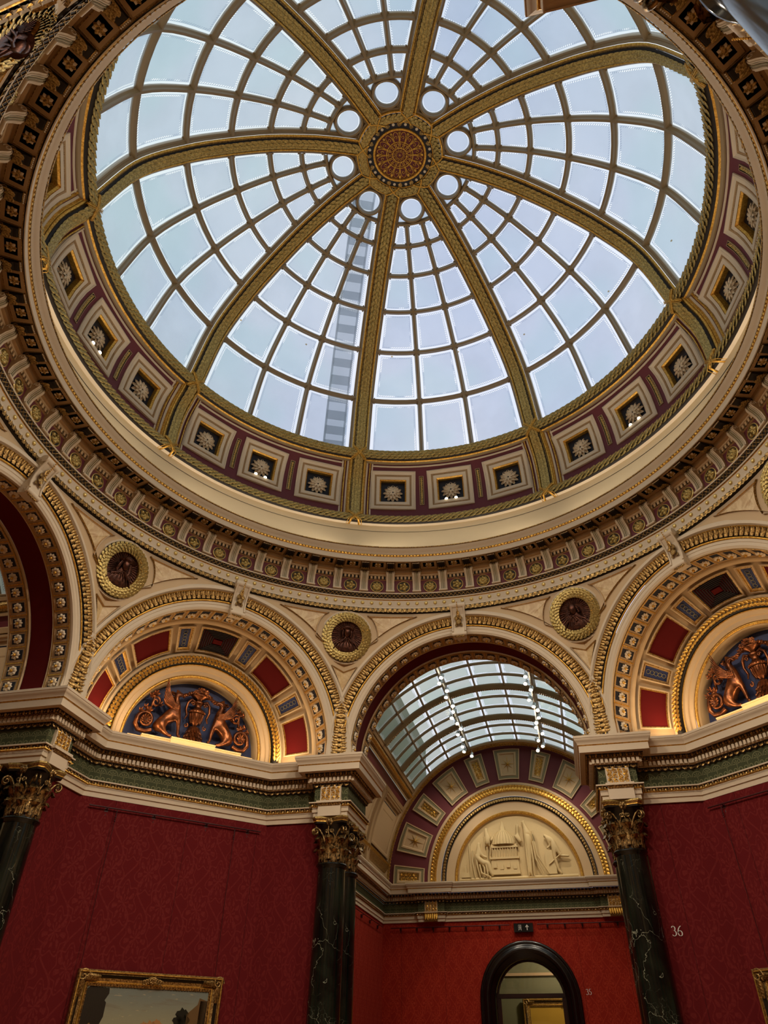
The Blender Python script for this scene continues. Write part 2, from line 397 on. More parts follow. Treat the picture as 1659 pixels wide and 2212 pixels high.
def dome(a, s, h=0.0):
    R, z, nr, nz = dprof(s); return cyl(R + nr * h, a, z + nz * h)
def domex(x, s, h=0.0, a0=0.0):
    """offset x metres sideways from the meridian a0"""
    R, z, nr, nz = dprof(s); c = cyl(R + nr * h, a0, z + nz * h); return (c[0] + x * cos(rad(a0)), c[1] - x * sin(rad(a0)), c[2])
SWA, SJ1, SJ6 = SK[3], SK[4], SK[9]
BAYN = {0: 'at the far middle', 1: 'on the lower right', 2: 'on the right', 3: 'at the upper right', 4: 'at the top', 5: 'at the upper left', 6: 'on the left', 7: 'on the lower left'}
# position words for what sits on the lines between bays (corner k lies between bays k-1 and k)
CORN = {0: 'pointing straight down the photo', 1: 'slanting down just right of centre', 2: 'running out to the lower right', 3: 'running out to the upper right', 4: 'leaning just right of straight up', 5: 'slanting to the upper left', 6: 'running out to the left', 7: 'slanting to the lower left'}
ALL = [45 * k for k in range(8)]

# ================================================================== THE DOME
def wreath(mb, fn, u0, u1, su, halfw, bulge, rows=5, pitch=.115, h=0.0, lw=None):
    lw = lw or min(pitch * 1.25, 2.9 * halfw / rows)
    """bulged band running along u, covered with overlapping scale leaves. fn(u, x, h)"""
    n = max(2, int(abs(u1 - u0) * su / pitch)); ws = lin(-1, 1, 6)
    g = lambda u, x, hh: fn(u, x * halfw, h + bulge * math.sqrt(max(0, 1 - x * x)) + hh)
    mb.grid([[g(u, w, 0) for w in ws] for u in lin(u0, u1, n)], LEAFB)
    for i in range(n):
        for j in range(rows):
            x = (j - (rows - 1) / 2) / rows * 1.75; off = .5 if j % 2 else 0.0
            if i + off > n - .4: continue
            u = u0 + (u1 - u0) * (i + off + .5) / n
            place(mb, LEAF, LEAFG, g, u, x, .004, lw, rot=(-PI / 2 if u1 > u0 else PI / 2), sy=pitch * 1.12, sz=pitch * .62)
def ring_fn(s0, ang0=0): return lambda u, x, h: dome(u, s0 + x, h)
# glazing of one bay
bm = MB(); gm = MB()
MC = (-6.43, 6.43)
def bar(mb, P0, fnw, n):
    pass
def rib_half(s): # half angle taken by the rib at arc length s (constant width)
    R = dprof(s)[0]; return math.degrees(math.asin(min(.9, .27 / max(R, .3))))
def bar_pts(fn, ts, w, mb, prof=None):
    """glazing bar along ts: fn(t, x, h)"""
    pr = [(-w, -.06), (-w, -.01), (-w * .62, .03), (-w * .45, .07), (w * .45, .07), (w * .62, .03), (w, -.01), (w, -.06)]
    for i in range(len(pr) - 1): mb.grid([[fn(t, *pr[i]), fn(t, *pr[i + 1])] for t in ts], BARS)
levels = [SWA] + SK[4:10]
for a0 in MC: bar_pts(lambda t, x, h: domex(x, t, h, a0), lin(SWA, SK[9], 22), .058, bm)
for k, s in enumerate(SK[4:10]):
    hf = 22.5 - rib_half(s) + .8
    bar_pts(lambda t, x, h: dome(t, s + x, h), lin(-hf, hf, 12), .058 if k < 5 else .05, bm)
# side bars beside ribs are part of the rib. glass panes
for k in range(6):
    s0, s1 = levels[k] + .04, levels[k + 1] - .04
    for c in range(3):
        def edge(s, c):
            rh = 22.5 - rib_half(s); g = math.degrees(.045 / dprof(s)[0]); return [(-rh, MC[0] - g), (MC[0] + g, MC[1] - g), (MC[1] + g, rh)][c]
        P = []; U = []; W = []
        for i in range(5):
            a = []; b = []; c2 = []; s = s0 + (s1 - s0) * i / 4; e = edge(s, c); wd = (e[1] - e[0]) * rad(1) * dprof(s)[0] / 2
            for j in range(5): a.append(dome(e[0] + (e[1] - e[0]) * j / 4, s, -.03)); b.append((j / 2 - 1, i / 2 - 1)); c2.append((wd, (s1 - s0) / 2))
            P.append(a); U.append(b); W.append(c2)
        gm.grid(P, GLASS, True, uv=U, uv2=W)
        for ci in (0, 4):
            for cj in (0, 4):
                q0 = np.array(P[ci][cj]); q1 = np.array(P[2][2]); dd = q1 - q0; bm.ball(q0 + dd / np.linalg.norm(dd) * .035, .022, BARS, 6, 5)
# round light near the crown
RS = float(np.interp(-1.36, -_P[:, 0], _SL)); RR = .30
def round_fn(t, x, h):
    r = RR + x; a = rad(t); s = RS + r * sin(a); return domex(r * cos(a), s, h)
bar_pts(round_fn, lin(0, 360, 28), .045, bm)
P = [[round_fn(t, -RR + RR * k / 3 - (.0), -.03) for k in range(4)] for t in lin(0, 360, 28)]
gm.grid(P, GLASS, uv=[[(k / 3, 0) for k in range(4)] for _ in P], uv2=[[(RR, 9) for k in range(4)] for _ in P])
# spandrel glazing round the light
P = []
for t in lin(0, 360, 28):
    a = rad(t); row = []
    for k in (0, 1):
        r = RR if k == 0 else RR
        if k == 1:
            cx, sy = cos(a), sin(a); L = 9
            for r in np.linspace(RR, 1.0, 40):
                s = RS + r * sy; x = r * cx; lim = dprof(s)[0] * math.tan(rad(22.5)) - .2
                if abs(x) > lim or s < SK[9] + .02 or s > _SL[-1] - .98: break
        row.append(domex(r * cos(a), RS + r * sin(a), -.03))
    P.append(row)
gm.grid(P, GLASS, uv=[[(0, 0), (0, 0)] for _ in P], uv2=[[(2, 2), (2, 2)] for _ in P])
fr0 = bm.build('window_frame'); gl0 = gm.build('glass')
for k in range(8):
    o = fr0 if k == 0 else fr0.copy(); g = gl0 if k == 0 else gl0.copy()
    if k: COL.objects.link(o); COL.objects.link(g)
    w = bpy.data.objects.new('window_%d' % (k + 1), None); COL.objects.link(w); w.location = (0, 0, 13.4); tag(w, kind='structure')
    w['label'] = 'segment of glazed dome with frosted etched panes ' + BAYN[k]
    o.parent = w; g.parent = w; o.location = g.location = (0, 0, -13.4); w.rotation_euler = (0, 0, rad(-45 * k))
# rib on the meridian of a corner: built at a=-22.5 (corner 0 seen from bay 0)
def rib(s0, s1, full=True):
    mb = MB(); A = 0.0; f = lambda u, x, h: domex(x, u, h, A); w = MB()
    wreath(w, f, s0, s1, 1.0, .11, .06, 3, .15, .10, .082)
    us = lin(s0, s1, max(4, int((s1 - s0) / .25)))
    for sg in (-1, 1):
        big = s0 > SWA - .5
        strips(mb, [(BARS if big else CREAM, [(sg * .265, -.08), (sg * .265, .01), (sg * .24, .03), (sg * .225, .03)]), (BARS if big else GOLD, [(sg * .225, .03), (sg * .20, .07), (sg * .19, .075)]),
                    (GOLD, [(sg * (.160 + .03 * cos(rad(t))), .085 + .035 * sin(rad(t))) for t in (0, 45, 90, 135, 180)], True),
                    (GOLDD, [(sg * .13, .085), (sg * .13, .09), (sg * .10, .09)])], f, us)
    return w, mb
w, e = rib(SWA + .05, _SL[-1] - .98)
r0 = empty('dome_rib', dome(0, SWA, .1), 'x', 'rib', 'gilded ribs of the glass dome')
w.build('leaf_wreath', r0, dome(0, SWA, .1)); e.build('gilt_edging', r0, dome(0, SWA, .1))
spread(r0, [45 * k - 22.5 for k in range(8)], ['long gilded leaf-wreath rib of the glass dome, ' + CORN[k] for k in range(8)])
w, e = rib(.12, SWA - .1)
r0 = empty('drum_rib', dome(0, .1, .1), 'x', 'rib', 'short gilded ribs between the coffers')
w.build('leaf_wreath', r0, dome(0, .1, .1)); e.build('gilt_edging', r0, dome(0, .1, .1))
spread(r0, [45 * k - 22.5 for k in range(8)], ['short gilded rib between drum coffers, below the dome rib ' + CORN[k] for k in range(8)])
# horizontal wreaths
def knot(mb, A, s, h):
    f = lambda u, x, hh: domex(x, u, hh, A)
    for sg in (-1, 1):
        pts = [f(s + .17 * t, sg * .17 * t, h + .035 * (1 - t * t)) for t in lin(-1, 1, 8)]
        mb.tube(pts, .026, GOLD, 6, flat=.6)
        for q in (-.05, .05): mb.tube([f(s + .17 * t + q * .4, sg * .17 * t - q * .4 * sg, h + .02 + .035 * (1 - t * t)) for t in lin(-1, 1, 8)], .008, GOLD, 4)
for nm, s0, hw in (('trim_1', SWA, .115), ('trim_2', .10, .10)):
    mb = MB(); R = dprof(s0)[0]; f = lambda u, x, h: dome(u, s0 + x, h)
    for k in range(8): wreath(mb, f, 45 * k - 22.5, 45 * k + 22.5, rad(1) * R, hw, .085, 4, .145, .09, .072)
    L = [(GOLD, [(-.13 - .03 * k, .09 - .012 * k) for k in range(0)] or [(-.115, .09), (-.135, .10), (-.16, .07)]), (BARS if s0 > 1 else CREAM, [(-.16, .07), (-.19, .03), (-.20, 0)]), (GOLD, [(.115, .09), (.13, .10), (.15, .05)]), (BARS, [(.15, .05), (.155, -.05)])]
    if s0 < 1: L = [(CREAM, [(-.10, .09), (-.12, .02), (-.15, 0)]), (GOLD, [(.10, .09), (.12, .10), (.14, .04), (.15, 0)])]
    strips(mb, L, f, lin(0, 360, 144))
    for k in range(8): knot(mb, 45 * k - 22.5, s0, .165)
    struct(mb, nm)['label'] = 'circular gilded leaf wreath, ' + ('rim of the glass dome' if s0 > 1 else 'foot of the coffered drum')
# coffered drum wall with square openings for the coffers
CA = (-13.65, 0, 13.65); CS = (SWA + .1) / 2 + .03; CH = .50; CWD = math.degrees(.50 / 6.0)
mb = MB()
us = sorted([-22.5, 22.5] + [a + q for a in CA for q in (-CWD, CWD)]); vs = [.05, CS - CH, CS + CH, SWA]
for i in range(len(us) - 1):
    for j in range(3):
        hole = j == 1 and i % 2 == 1
        if hole: continue
        mb.grid([[dome(u, v) for v in lin(vs[j], vs[j + 1], 5)] for u in lin(us[i], us[i + 1], 5)], MAROON)
for a in (-6.83, 6.83): # slim vertical strips
    f = lambda u, v, h: domex(u, v, h, a)
    r, h = panel(mb, f, (-.055, .055, CS - .42, CS + .42), 1, 1, [(.0, .02, OLIVE), (.014, .025, STONE), (.02, .01, LEAFB)], LEAFB, 1, 4)
    for q in lin(CS - .36, CS + .36, 12): place(mb, LEAFS, LEAFG, f, 0, q, .012, .055, 0)
for sg in (-1, 1):
    f = lambda u, v, h: domex(u, v, h, sg * 22.5)
    strips(mb, [(GOLD, [(-sg * .30, 0), (-sg * .30, .035), (-sg * .32, .04), (-sg * .35, 0)]), (CREAM, [(-sg * .35, 0), (-sg * .36, .02), (-sg * .39, .02), (-sg * .40, 0)])], lambda u, x, h: domex(x, u, h, sg * 22.5), lin(.1, SWA - .1, 8))
for b, c in ((.17, 1), (SWA - .24, -1)):
    strips(mb, [(CREAM, [(b, 0), (b, .02), (b + .03 * c, .02), (b + .035 * c, 0)])], lambda u, x, h: dome(u, x, h), lin(-19, 19, 16))
w0 = struct(mb, 'wall_drum_coffers'); w0['label'] = 'maroon coffered band of the drum'
for o, k in zip(spread(w0, ALL), range(8)): o['label'] = 'maroon coffered band of the drum ' + BAYN[k]
# the coffers
def T_flower():
    m = MB()
    for ring, (n, L, w, r0, zz) in enumerate(((12, .20, .075, .13, .035), (12, .15, .06, .10, .06), (8, .09, .045, .06, .08))):
        for k in range(n):
            a = 2 * PI * (k + .5 * ring) / n; M = np.eye(4); y = np.array([cos(a), sin(a), .18 * ring]); y /= np.linalg.norm(y); x = np.array([-sin(a), cos(a), 0]); z = np.cross(x, y)
            M[:3, 0] = x * w; M[:3, 1] = y * L; M[:3, 2] = z * .08; M[:3, 3] = [r0 * cos(a), r0 * sin(a), zz]
            m.tmpl(LEAFS, FLOWER, M)
    return np.concatenate(m.v), m.f
FLW = T_flower()
org = dome(0, CS, 0)
def coffer_parts(root):
    f = lambda u, v, h: domex(u, v, h, 0)
    m = MB(); q = .56
    r, h = panel(m, f, (-q, q, CS - q, CS + q), 1, 1, [(0, .05, CREAM), (.03, .065, CREAM), (.045, .05, CREAM), (.10, .045, CREAM), (.11, .03, STONE), (.145, .03, STONE), (.155, .045, CREAM), (.23, .045, CREAM)], None, 4, 4)
    for k in range(26):
        t = -q + .13 + (2 * q - .26) * (k + .5) / 26
        for (uu, vv) in ((t, CS - q + .128), (t, CS + q - .128), (-q + .128, CS + t), (q - .128, CS + t)): m.ball(f(uu, vv, .035), .013, STONE, 5, 4)
    m.build('coffer_frame', root, org)
    m = MB(); i = q - .23
    panel(m, f, (-i, i, CS - i, CS + i), 1, 1, [(0.0, .03, GOLD), (.03, .0, GOLD), (.035, -.11, GOLD)], NAVY, 2, 2, .045)
    m.build('gilt_recess', root, org)
    m = MB(); place(m, FLW, FLOWER, f, 0, CS, -.09, 1.06, sz=1.3)
    fl = m.build('flower', root, org)
    m = MB()
    for k in range(9):
        a = 2 * PI * k / 8; rr = .028 if k < 8 else 0; m.ball(f(rr * cos(a), CS + rr * sin(a), .03), .017, GOLD, 6, 5)
    m.build('flower_centre', fl)
c0 = empty('ceiling_coffer', org, 'x', 'coffer', 'square coffers of the drum'); coffer_parts(c0)
LITB = {0: 'middle one of its three, under the twin lit lamps'}
degs = []; labs = []
for k in range(8):
    for j, a in enumerate(CA):
        degs.append(45 * k + a); pos = ('clockwise-last', 'middle', 'first')[j]
        side = {-13.65: 'left', 0: 'middle', 13.65: 'right'}[a] if k in (7, 0, 1) else {-13.65: 'anticlockwise-end', 0: 'middle', 13.65: 'clockwise-end'}[a]
        labs.append('square flower coffer, %s of its three, %s of the drum' % (side, BAYN[k]))
spread(c0, degs, labs)
# twin lamps in the middle coffers of bays
m = MB(); ROT = MB()
lo = dome(0, CS - .30, -.02)
t0 = empty('twin_lamp', lo, 'x', 'lamp', 'twin lamps in the coffers')
for sg in (-1, 1):
    b = MB(); p = np.array(domex(sg * .12, CS - .26, -.02)); d = np.array([0, -.7, -.72]); d /= np.linalg.norm(d)
    b.tube([p, p + d * .07], [.03, .042], STEEL, 12); o = b.build('lamp_housing', t0, lo)
    b = MB(); b.ball(p + d * .072, .036, BULB, 10, 6, (1, 1, .5)); b.build('lit_lens', o, lo)
LK = [(7, 'lower left'), (0, 'bottom middle'), (1, 'lower right'), (6, 'left')]
spread(t0, [45 * k for k, _ in LK], ['pair of small lit lamps glowing in the middle coffer %s of the drum' % n for _, n in LK])

# oculus: ring wreath + painted medallion
mb = MB(); sC = _SL[-1]
f = lambda u, x, h: dome(u, sC - .87 + x, h)
for k in range(8): wreath(mb, f, 45 * k - 22.5, 45 * k + 22.5, rad(1) * .87, .085, .05, 3, .10, .10)
strips(mb, [(GOLD, [(-.085, .10), (-.10, .13), (-.13, .12), (-.14, .06)]), (BARS, [(-.14, .06), (-.17, .05), (-.18, -.05)]), (GOLD, [(.085, .10), (.095, .13), (.11, .13), (.12, .10)])], f, lin(0, 360, 96))
for k in range(8):
    for sg in (-1, 1):
        a = 45 * k - 22.5; mb.tube([dome(a + sg * 9 * t, sC - .87 - .12 * t, .165 + .02 * (1 - t * t)) for t in lin(-1, 1, 6)], .02, GOLD, 6, flat=.6)
t0 = empty('ceiling_medallion', (0, 0, 17.6), 'round crown medallion of the dome with gold tracery on maroon inside a gilded leaf ring', 'medallion')
mb.build('leaf_wreath', t0, (0, 0, 17.6))
mb = MB(); fz = lambda u, x, h: cyl(x, u, 17.66 - h)
strips(mb, [(NAVY, [(.78, .02), (.62, .02)]), (STONE, [(.79, .0), (.79, .035), (.775, .035), (.77, .02)])], fz, lin(0, 360, 72))
for k in range(16):
    a = 22.5 * k
    place(mb, ROS8, FLOWER, lambda u, v, h: (u, v, 17.66 - h), .70 * sin(rad(a)), .70 * cos(rad(a)), .02, .036, sz=.03)
    for q in (-1, 1): place(mb, LEAFS, GOLDD, lambda u, v, h: (u, v, 17.66 - h), .70 * sin(rad(a + 11.25)), .70 * cos(rad(a + 11.25)), .021, .09, rot=-rad(a) + q * .9)
mb.build('blue_border', t0, (0, 0, 17.6))
mb = MB()
strips(mb, [(GOLD, [(.62, .02), (.61, .05), (.57, .05), (.55, .0)]), (MAROON, [(.55, .0), (.0, .0)])], fz, lin(0, 360, 72))
pl = lambda r, a, h=.012: (r * sin(rad(a)), r * cos(rad(a)), 17.66 - h)
for k in range(16):
    a = 22.5 * k
    mb.tube([pl(.34 + .19 * sin(t), a + 9.5 * cos(t)) for t in lin(0, 2 * PI, 16)], .009, GOLD, 5, flat=.5)
    mb.tube([pl(.40 + .05 * (1 - t / 7) * sin(t), a + 5.5 * (1 - t / 7) * cos(t)) for t in lin(0, 6, 12)], .008, GOLD, 5, flat=.5)
    mb.tube([pl(.50, a + 11.25), pl(.34, a + 11.25)], .007, GOLD, 5)
    mb.tube([pl(.22 + .05 * sin(t), a + 8 * cos(t)) for t in lin(0, 2 * PI, 12)], .007, GOLD, 5, flat=.5)
    place(mb, LEAFS, GOLD, lambda u, v, h: (u, v, 17.66 - h), *pl(.51, a + 11.25)[:2], .004, .06, rot=-rad(a + 11.25))
for r in (.155, .165, .30, .31): mb.tube([pl(r, t) for t in lin(0, 350, 35)], .006, GOLD, 5, closed=True)
for k in range(12): mb.tube([pl(.10 + .03 * sin(t), 30 * k + 9 * cos(t)) for t in lin(0, 2 * PI, 10)], .006, GOLD, 5)
place(mb, STAR, GOLD, lambda u, v, h: (u, v, 17.66 - h), 0, 0, .01, .06)
mb.build('gold_tracery', t0, (0, 0, 17.6))

# ================================================================== CIRCULAR CORNICE
rv = lambda u, R, z: cyl(R, u, z)
mb = MB(); U = lin(0, 360, 192)
strips(mb, [
    (CREAM, [(6.14, 9.10), (6.10, 9.15)]),
    (LEAFB, arcp(6.11, 9.21, .055, 270, 90, 5), True),
    (CREAM, [(6.11, 9.265), (6.07, 9.27), (6.07, 9.315)]), (GOLD, [(6.07, 9.315), (6.09, 9.325), (6.10, 9.335)]),
    (CREAM, [(6.105, 9.335), (6.085, 9.475)]), (GOLD, [(6.085, 9.475), (6.07, 9.485)]), (CREAM, [(6.06, 9.485), (6.05, 9.51)]),
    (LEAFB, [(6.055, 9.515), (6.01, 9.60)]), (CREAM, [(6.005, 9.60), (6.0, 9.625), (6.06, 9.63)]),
    (MAROON, [(6.06, 9.63), (6.06, 9.97)]), (CREAM2, [(6.06, 9.97), (6.03, 9.98)]), (LEAFB, [(6.05, 9.985), (6.05, 10.06)]), (CREAM2, [(6.03, 10.06), (6.01, 10.07), (6.0, 10.10)]),
    (CREAM2, [(6.0, 10.10), (5.96, 10.12), (5.96, 10.20)]), (STONE, [(5.96, 10.20), (5.62, 10.20)]),
    (STONE, [(5.62, 10.20), (5.615, 10.17)]), (CREAM, [(5.60, 10.17), (5.585, 10.175), (5.585, 10.29)]), (GOLD, [(5.585, 10.29), (5.575, 10.30), (5.565, 10.335)]),
    (CREAM, [(5.56, 10.335), (5.55, 10.36), (5.53, 10.39), (5.50, 10.42), (5.485, 10.46)], True), (GOLDD, arcp(5.48, 10.475, .015, 250, 90, 4), True),
    (CREAM, [(5.49, 10.49), (6.03, 10.55)]), (DRUM, [(6.03, 10.55), (6.03, 11.30)]), (DRUM, [(6.015, 11.30), (6.01, 11.46)])], rv, U)
f = lambda R, z0, u, x, h: None
for k in range(360):   # leaf torus and lattice
    a = k; place(mb, LEAF, GOLDD, lambda u, v, h: cyl(6.055 - h, u, 9.21 + v), a, .012, 0, .075, rot=.9, sz=.04); place(mb, LEAF, GOLDD, lambda u, v, h: cyl(6.055 - h, u, 9.21 + v), a + .5, -.012, 0, .075, rot=PI - .9, sz=.04)
for k in range(420):
    a = k * 360 / 420; g = 360 / 420
    for sg in (-1, 1): mb.tube([cyl(6.048, a, 9.523), cyl(6.004, a + sg * g, 9.597)], .0055, GOLDD, 4, caps=False)
for k in range(448):
    a = (k + .5) * 360 / 448; p = np.array(cyl(6.04, a, 10.022)); c, s_ = cos(rad(a)), sin(rad(a)); mb.box(p, (.022, .03, .036), CREAM2, [[c, s_, 0], [-s_, c, 0], [0, 0, 1]])
for k in range(480): mb.ball(cyl(5.565, k * .75, 10.318), .017, GOLDD, 5, 4); mb.ball(cyl(5.478, k * .75 + .3, 10.475), .017, GOLDD, 5, 4)
struct(mb, 'trim_3')['label'] = 'circular cornice below the drum'
def curve_panel_obj(): pass
G64 = [5.625 * k for k in range(64)]
# studs
m = MB(); p = (0, 6.092, 9.41); m.ball(p, .042, STUD, 10, 6, (1, .7, 1)); o = tag(m.build('gilded_stud', None, p), 'round gilded stud on the cream band under the lattice moulding', 'stud', 'gilded studs on the circular cornice'); spread(o, [1.875 * k + .9 for k in range(192)])
# frieze rosettes
for par in (0, 1):
    m = MB(); p = (0, 6.05, 9.80); ff = lambda u, v, h: (u, 6.055 - h, 9.80 + v)
    strips(m, [(STUD, [(.145, 0), (.145, .02), (.132, .028), (.128, .01)]), (LEAFB, [(.128, .01), (0, .01)])], lambda t, r, h: ff(r * cos(rad(t)), r * sin(rad(t)), h), lin(0, 360, 24))
    place(m, ROS8 if par else T_rosette(5, .3, .28, .35), LEAFG, ff, 0, 0, .008, .12, sz=.16)
    if not par:
        for k in range(5): place(m, LEAFS, LEAFG, ff, .06 * cos(1.256 * k), .06 * sin(1.256 * k), .02, .07, rot=1.256 * k + .8)
    o = tag(m.build('frieze_rosette', None, p), ('round rosette of straight petals' if par else 'round rosette of swirling leaves') + ' on the maroon frieze between brackets', 'rosette', 'straight-petalled frieze rosettes' if par else 'swirling frieze rosettes')
    spread(o, [g for i, g in enumerate(G64) if i % 2 == par])
# soffit panels
m = MB(); p = (0, 5.77, 10.2); ff = lambda u, v, h: (u, 5.77 + v, 10.20 - h)
panel(m, ff, (-.19, .19, -.15, .15), 1, 1, [(.0, .015, STONE), (.012, .02, GOLDD), (.02, .005, STONE), (.065, .005, STONE), (.066, -.0, NAVY)], NAVY, 1, 1)
place(m, T_rosette(4, .3, .28, .5), FLOWER, ff, 0, 0, .004, .085, rot=PI / 4); place(m, T_rosette(4, .3, .28, .5), GOLDD, ff, 0, 0, .012, .085)
o = tag(m.build('soffit_rosette', None, p), 'small square blue panel with cream flower on the cornice underside between brackets', 'rosette', 'square soffit rosettes of the cornice'); spread(o, G64)
# modillions
br = empty('console_bracket', (0, 6.05, 9.9), 'fluted cream scroll bracket with dark leaf block, carrying the circular cornice', 'bracket', 'scroll brackets of the circular cornice')
m = MB(); po = [(6.07, 9.64), (5.97, 9.64), (5.965, 9.665), (6.005, 9.69), (6.02, 9.76), (5.995, 9.87), (5.945, 9.95), (5.90, 10.0), (5.875, 10.04), (5.875, 10.085), (5.90, 10.12), (5.95, 10.13), (6.07, 10.13)]
w = .088; rows = [[(x, y, z) for y, z in po] for x in (-w, w)]
for i in range(len(po) - 1): m.grid([[rows[0][i], rows[0][i + 1]], [rows[1][i], rows[1][i + 1]]], CREAM)
for x in (-w, w): m.add([(x, y, z) for y, z in po], [list(range(len(po)))[::(1 if x > 0 else -1)]], STONE, False)
for x in (-.05, 0, .05):
    m.tube([(x, y - .004, z) for y, z in po[3:11]], .011, OLIVE if x == 0 else CREAM, 5)
for x in (-.03, .03): m.tube([(x, y - .002, z) for y, z in po[3:11]], .006, OLIVE, 4)
m.tube([(-w - .008, 5.975, 9.655), (w + .008, 5.975, 9.655)], .022, CREAM, 8)
for x in (-w, w):
    m.tube([(x, 5.925 + .055 * (1 - t / 9) * cos(t), 10.07 + .055 * (1 - t / 9) * sin(t)) for t in lin(0, 8, 18)], .009, CREAM, 5)
m.build('fluted_scroll', br, (0, 6.05, 9.9))
m = MB(); po = [(5.99, 10.20), (5.99, 10.12), (5.90, 10.09), (5.80, 10.11), (5.73, 10.145), (5.68, 10.15), (5.665, 10.17), (5.66, 10.20)]; w = .07
for i in range(len(po) - 1): m.grid([[(-w, *po[i]), (-w, *po[i + 1])], [(w, *po[i]), (w, *po[i + 1])]], LEAFB)
for x in (-w, w): m.add([(x, y, z) for y, z in po], [list(range(len(po)))], LEAFB, False)
for k in range(3): place(m, LEAFS, GOLDD, lambda u, v, h: (u, 5.84 + v, 10.115 - h), (k - 1) * .045, -.02 * abs(k - 1), 0, .10, rot=PI, sy=.18, sz=.09)
for x in (-w, w): m.tube([(x * 1.05, 5.88 + .04 * (1 - t / 8) * cos(t), 10.14 + .035 * (1 - t / 8) * sin(t)) for t in lin(0, 7, 14)], .007, GOLDD, 4)
m.box((0, 5.655, 10.185), (w * 1.15, .012, .016), GOLDD); 
for x in lin(-.07, .07, 5): m.ball((x, 5.645, 10.165), .012, FLOWER, 5, 4)
m.build('leaf_block', br, (0, 6.05, 9.9))
spread(br, [g + 2.8125 for g in G64])

# ================================================================== PENDENTIVES
def oct_R(a): # apothem plane distance within +-22.5
    return AP / cos(rad(a))
def pend(a, z, h=0.0):
    a_ = ((a + 22.5) % 45) - 22.5; w = max(0, min(1, (z - 6.6) / 2.55)) ** 2.6; R = oct_R(a_) * (1 - w) + 6.12 * w; return cyl(R - h, a, z)
REX = 2.80
def zlow(a): t = AP * math.tan(rad(abs(a))); return ZC + math.sqrt(max(REX * REX - t * t, 0)) - .06
mb = MB()
mb.grid([[pend(a, zl + (9.2 - zl) * j / 10) for j in range(11)] for a in lin(-22.5, 22.5, 32) for zl in (zlow(a),)], CREAM2)
mb.grid([[pend(a, zl + (9.2 - zl) * j / 10) for j in range(11)] for a in lin(-22.5, 22.5, 2) for zl in (zlow(a),)][:1] * 2, CREAM2)
c0 = struct(mb, 'ceiling'); [o.__setitem__('label', 'pendentive surface above an arch') for o in spread(c0, ALL)]
# raised gold-edged panels on each pendentive (about corner a=0 in its own frame -> azimuth 22.5 offset)
def pc(x, z, h=0.0): # x metres along from corner meridian
    R, = (6.3,); a = math.degrees(x / R); return pend(22.5 + a, z, h)
def arcpt(side, r, th): # point on the arch extrados ring of radius r at angle th from horizontal, given as corner coordinates (x,z)
    t = r * cos(rad(th)); a = math.degrees(math.atan2(t, AP)); return side * rad(22.5 - a) * 6.3, ZC + r * sin(rad(th))
RDZ = 8.63; RDR = .53
mb = MB()
def edge_panel(poly, hgt=.02):
    cx = sum(p[0] for p in poly) / len(poly); cz = sum(p[1] for p in poly) / len(poly)
    def ins(k): return [(p[0] + (cx - p[0]) * k, p[1] + (cz - p[1]) * k) for p in poly]
    n = len(poly)
    P = [[pc(*p, .008) for p in ins(0)], [pc(*p, .045) for p in ins(.03)], [pc(*p, .03) for p in ins(.09)], [pc(*p, .02) for p in ins(.12)], [pc(*p, .005) for p in ins(.17)]]
    for (a, b, m) in ((0, 1, GOLDD), (1, 2, CREAM), (2, 3, GOLD), (3, 4, CREAM2)): mb.add(P[a] + P[b], [[i, (i + 1) % n, n + (i + 1) % n, n + i] for i in range(n)], m, False)
    c = pc(cx, cz, .005); mb.add(P[4] + [c], [[i, (i + 1) % n, n] for i in range(n)], SIENNA, False)
for sd in (-1, 1):
    poly = [arcpt(sd, REX + .12, t) for t in lin(47, 72, 9)]
    tx, tz = poly[-1]; top = 9.10
    poly += [(sd * (abs(tx) * (1 - k) + .42 * k), top) for k in (0.05, .5, 1)]
    poly += [(sd * (RDR + .13) * cos(rad(t)), RDZ + (RDR + .13) * sin(rad(t))) for t in lin(44, -8, 8) if RDZ + (RDR + .13) * sin(rad(t)) < 9.06]
    edge_panel(poly)
poly = [arcpt(1, REX + .12, t) for t in lin(31, 37.5, 4)][::-1]; poly = [p for p in poly]
lowp = [(.0, 7.48)] + [arcpt(1, REX + .12, t) for t in (29, 32, 34.5)]
hi = [((RDR + .13) * cos(rad(t)), RDZ + (RDR + .13) * sin(rad(t))) for t in (-68, -90, -112)]
low = [(max(x, .02) if i else 0, z) for i, (x, z) in enumerate(lowp)]
edge_panel([(0, 7.50), (.17, 7.85), (.27, 8.02), (0, 7.93), (-.27, 8.02), (-.17, 7.85)])
p0 = struct(mb, 'trim_4'); [o.__setitem__('label', 'gold-edged triangular panels of a pendentive') for o in spread(p0, ALL)]
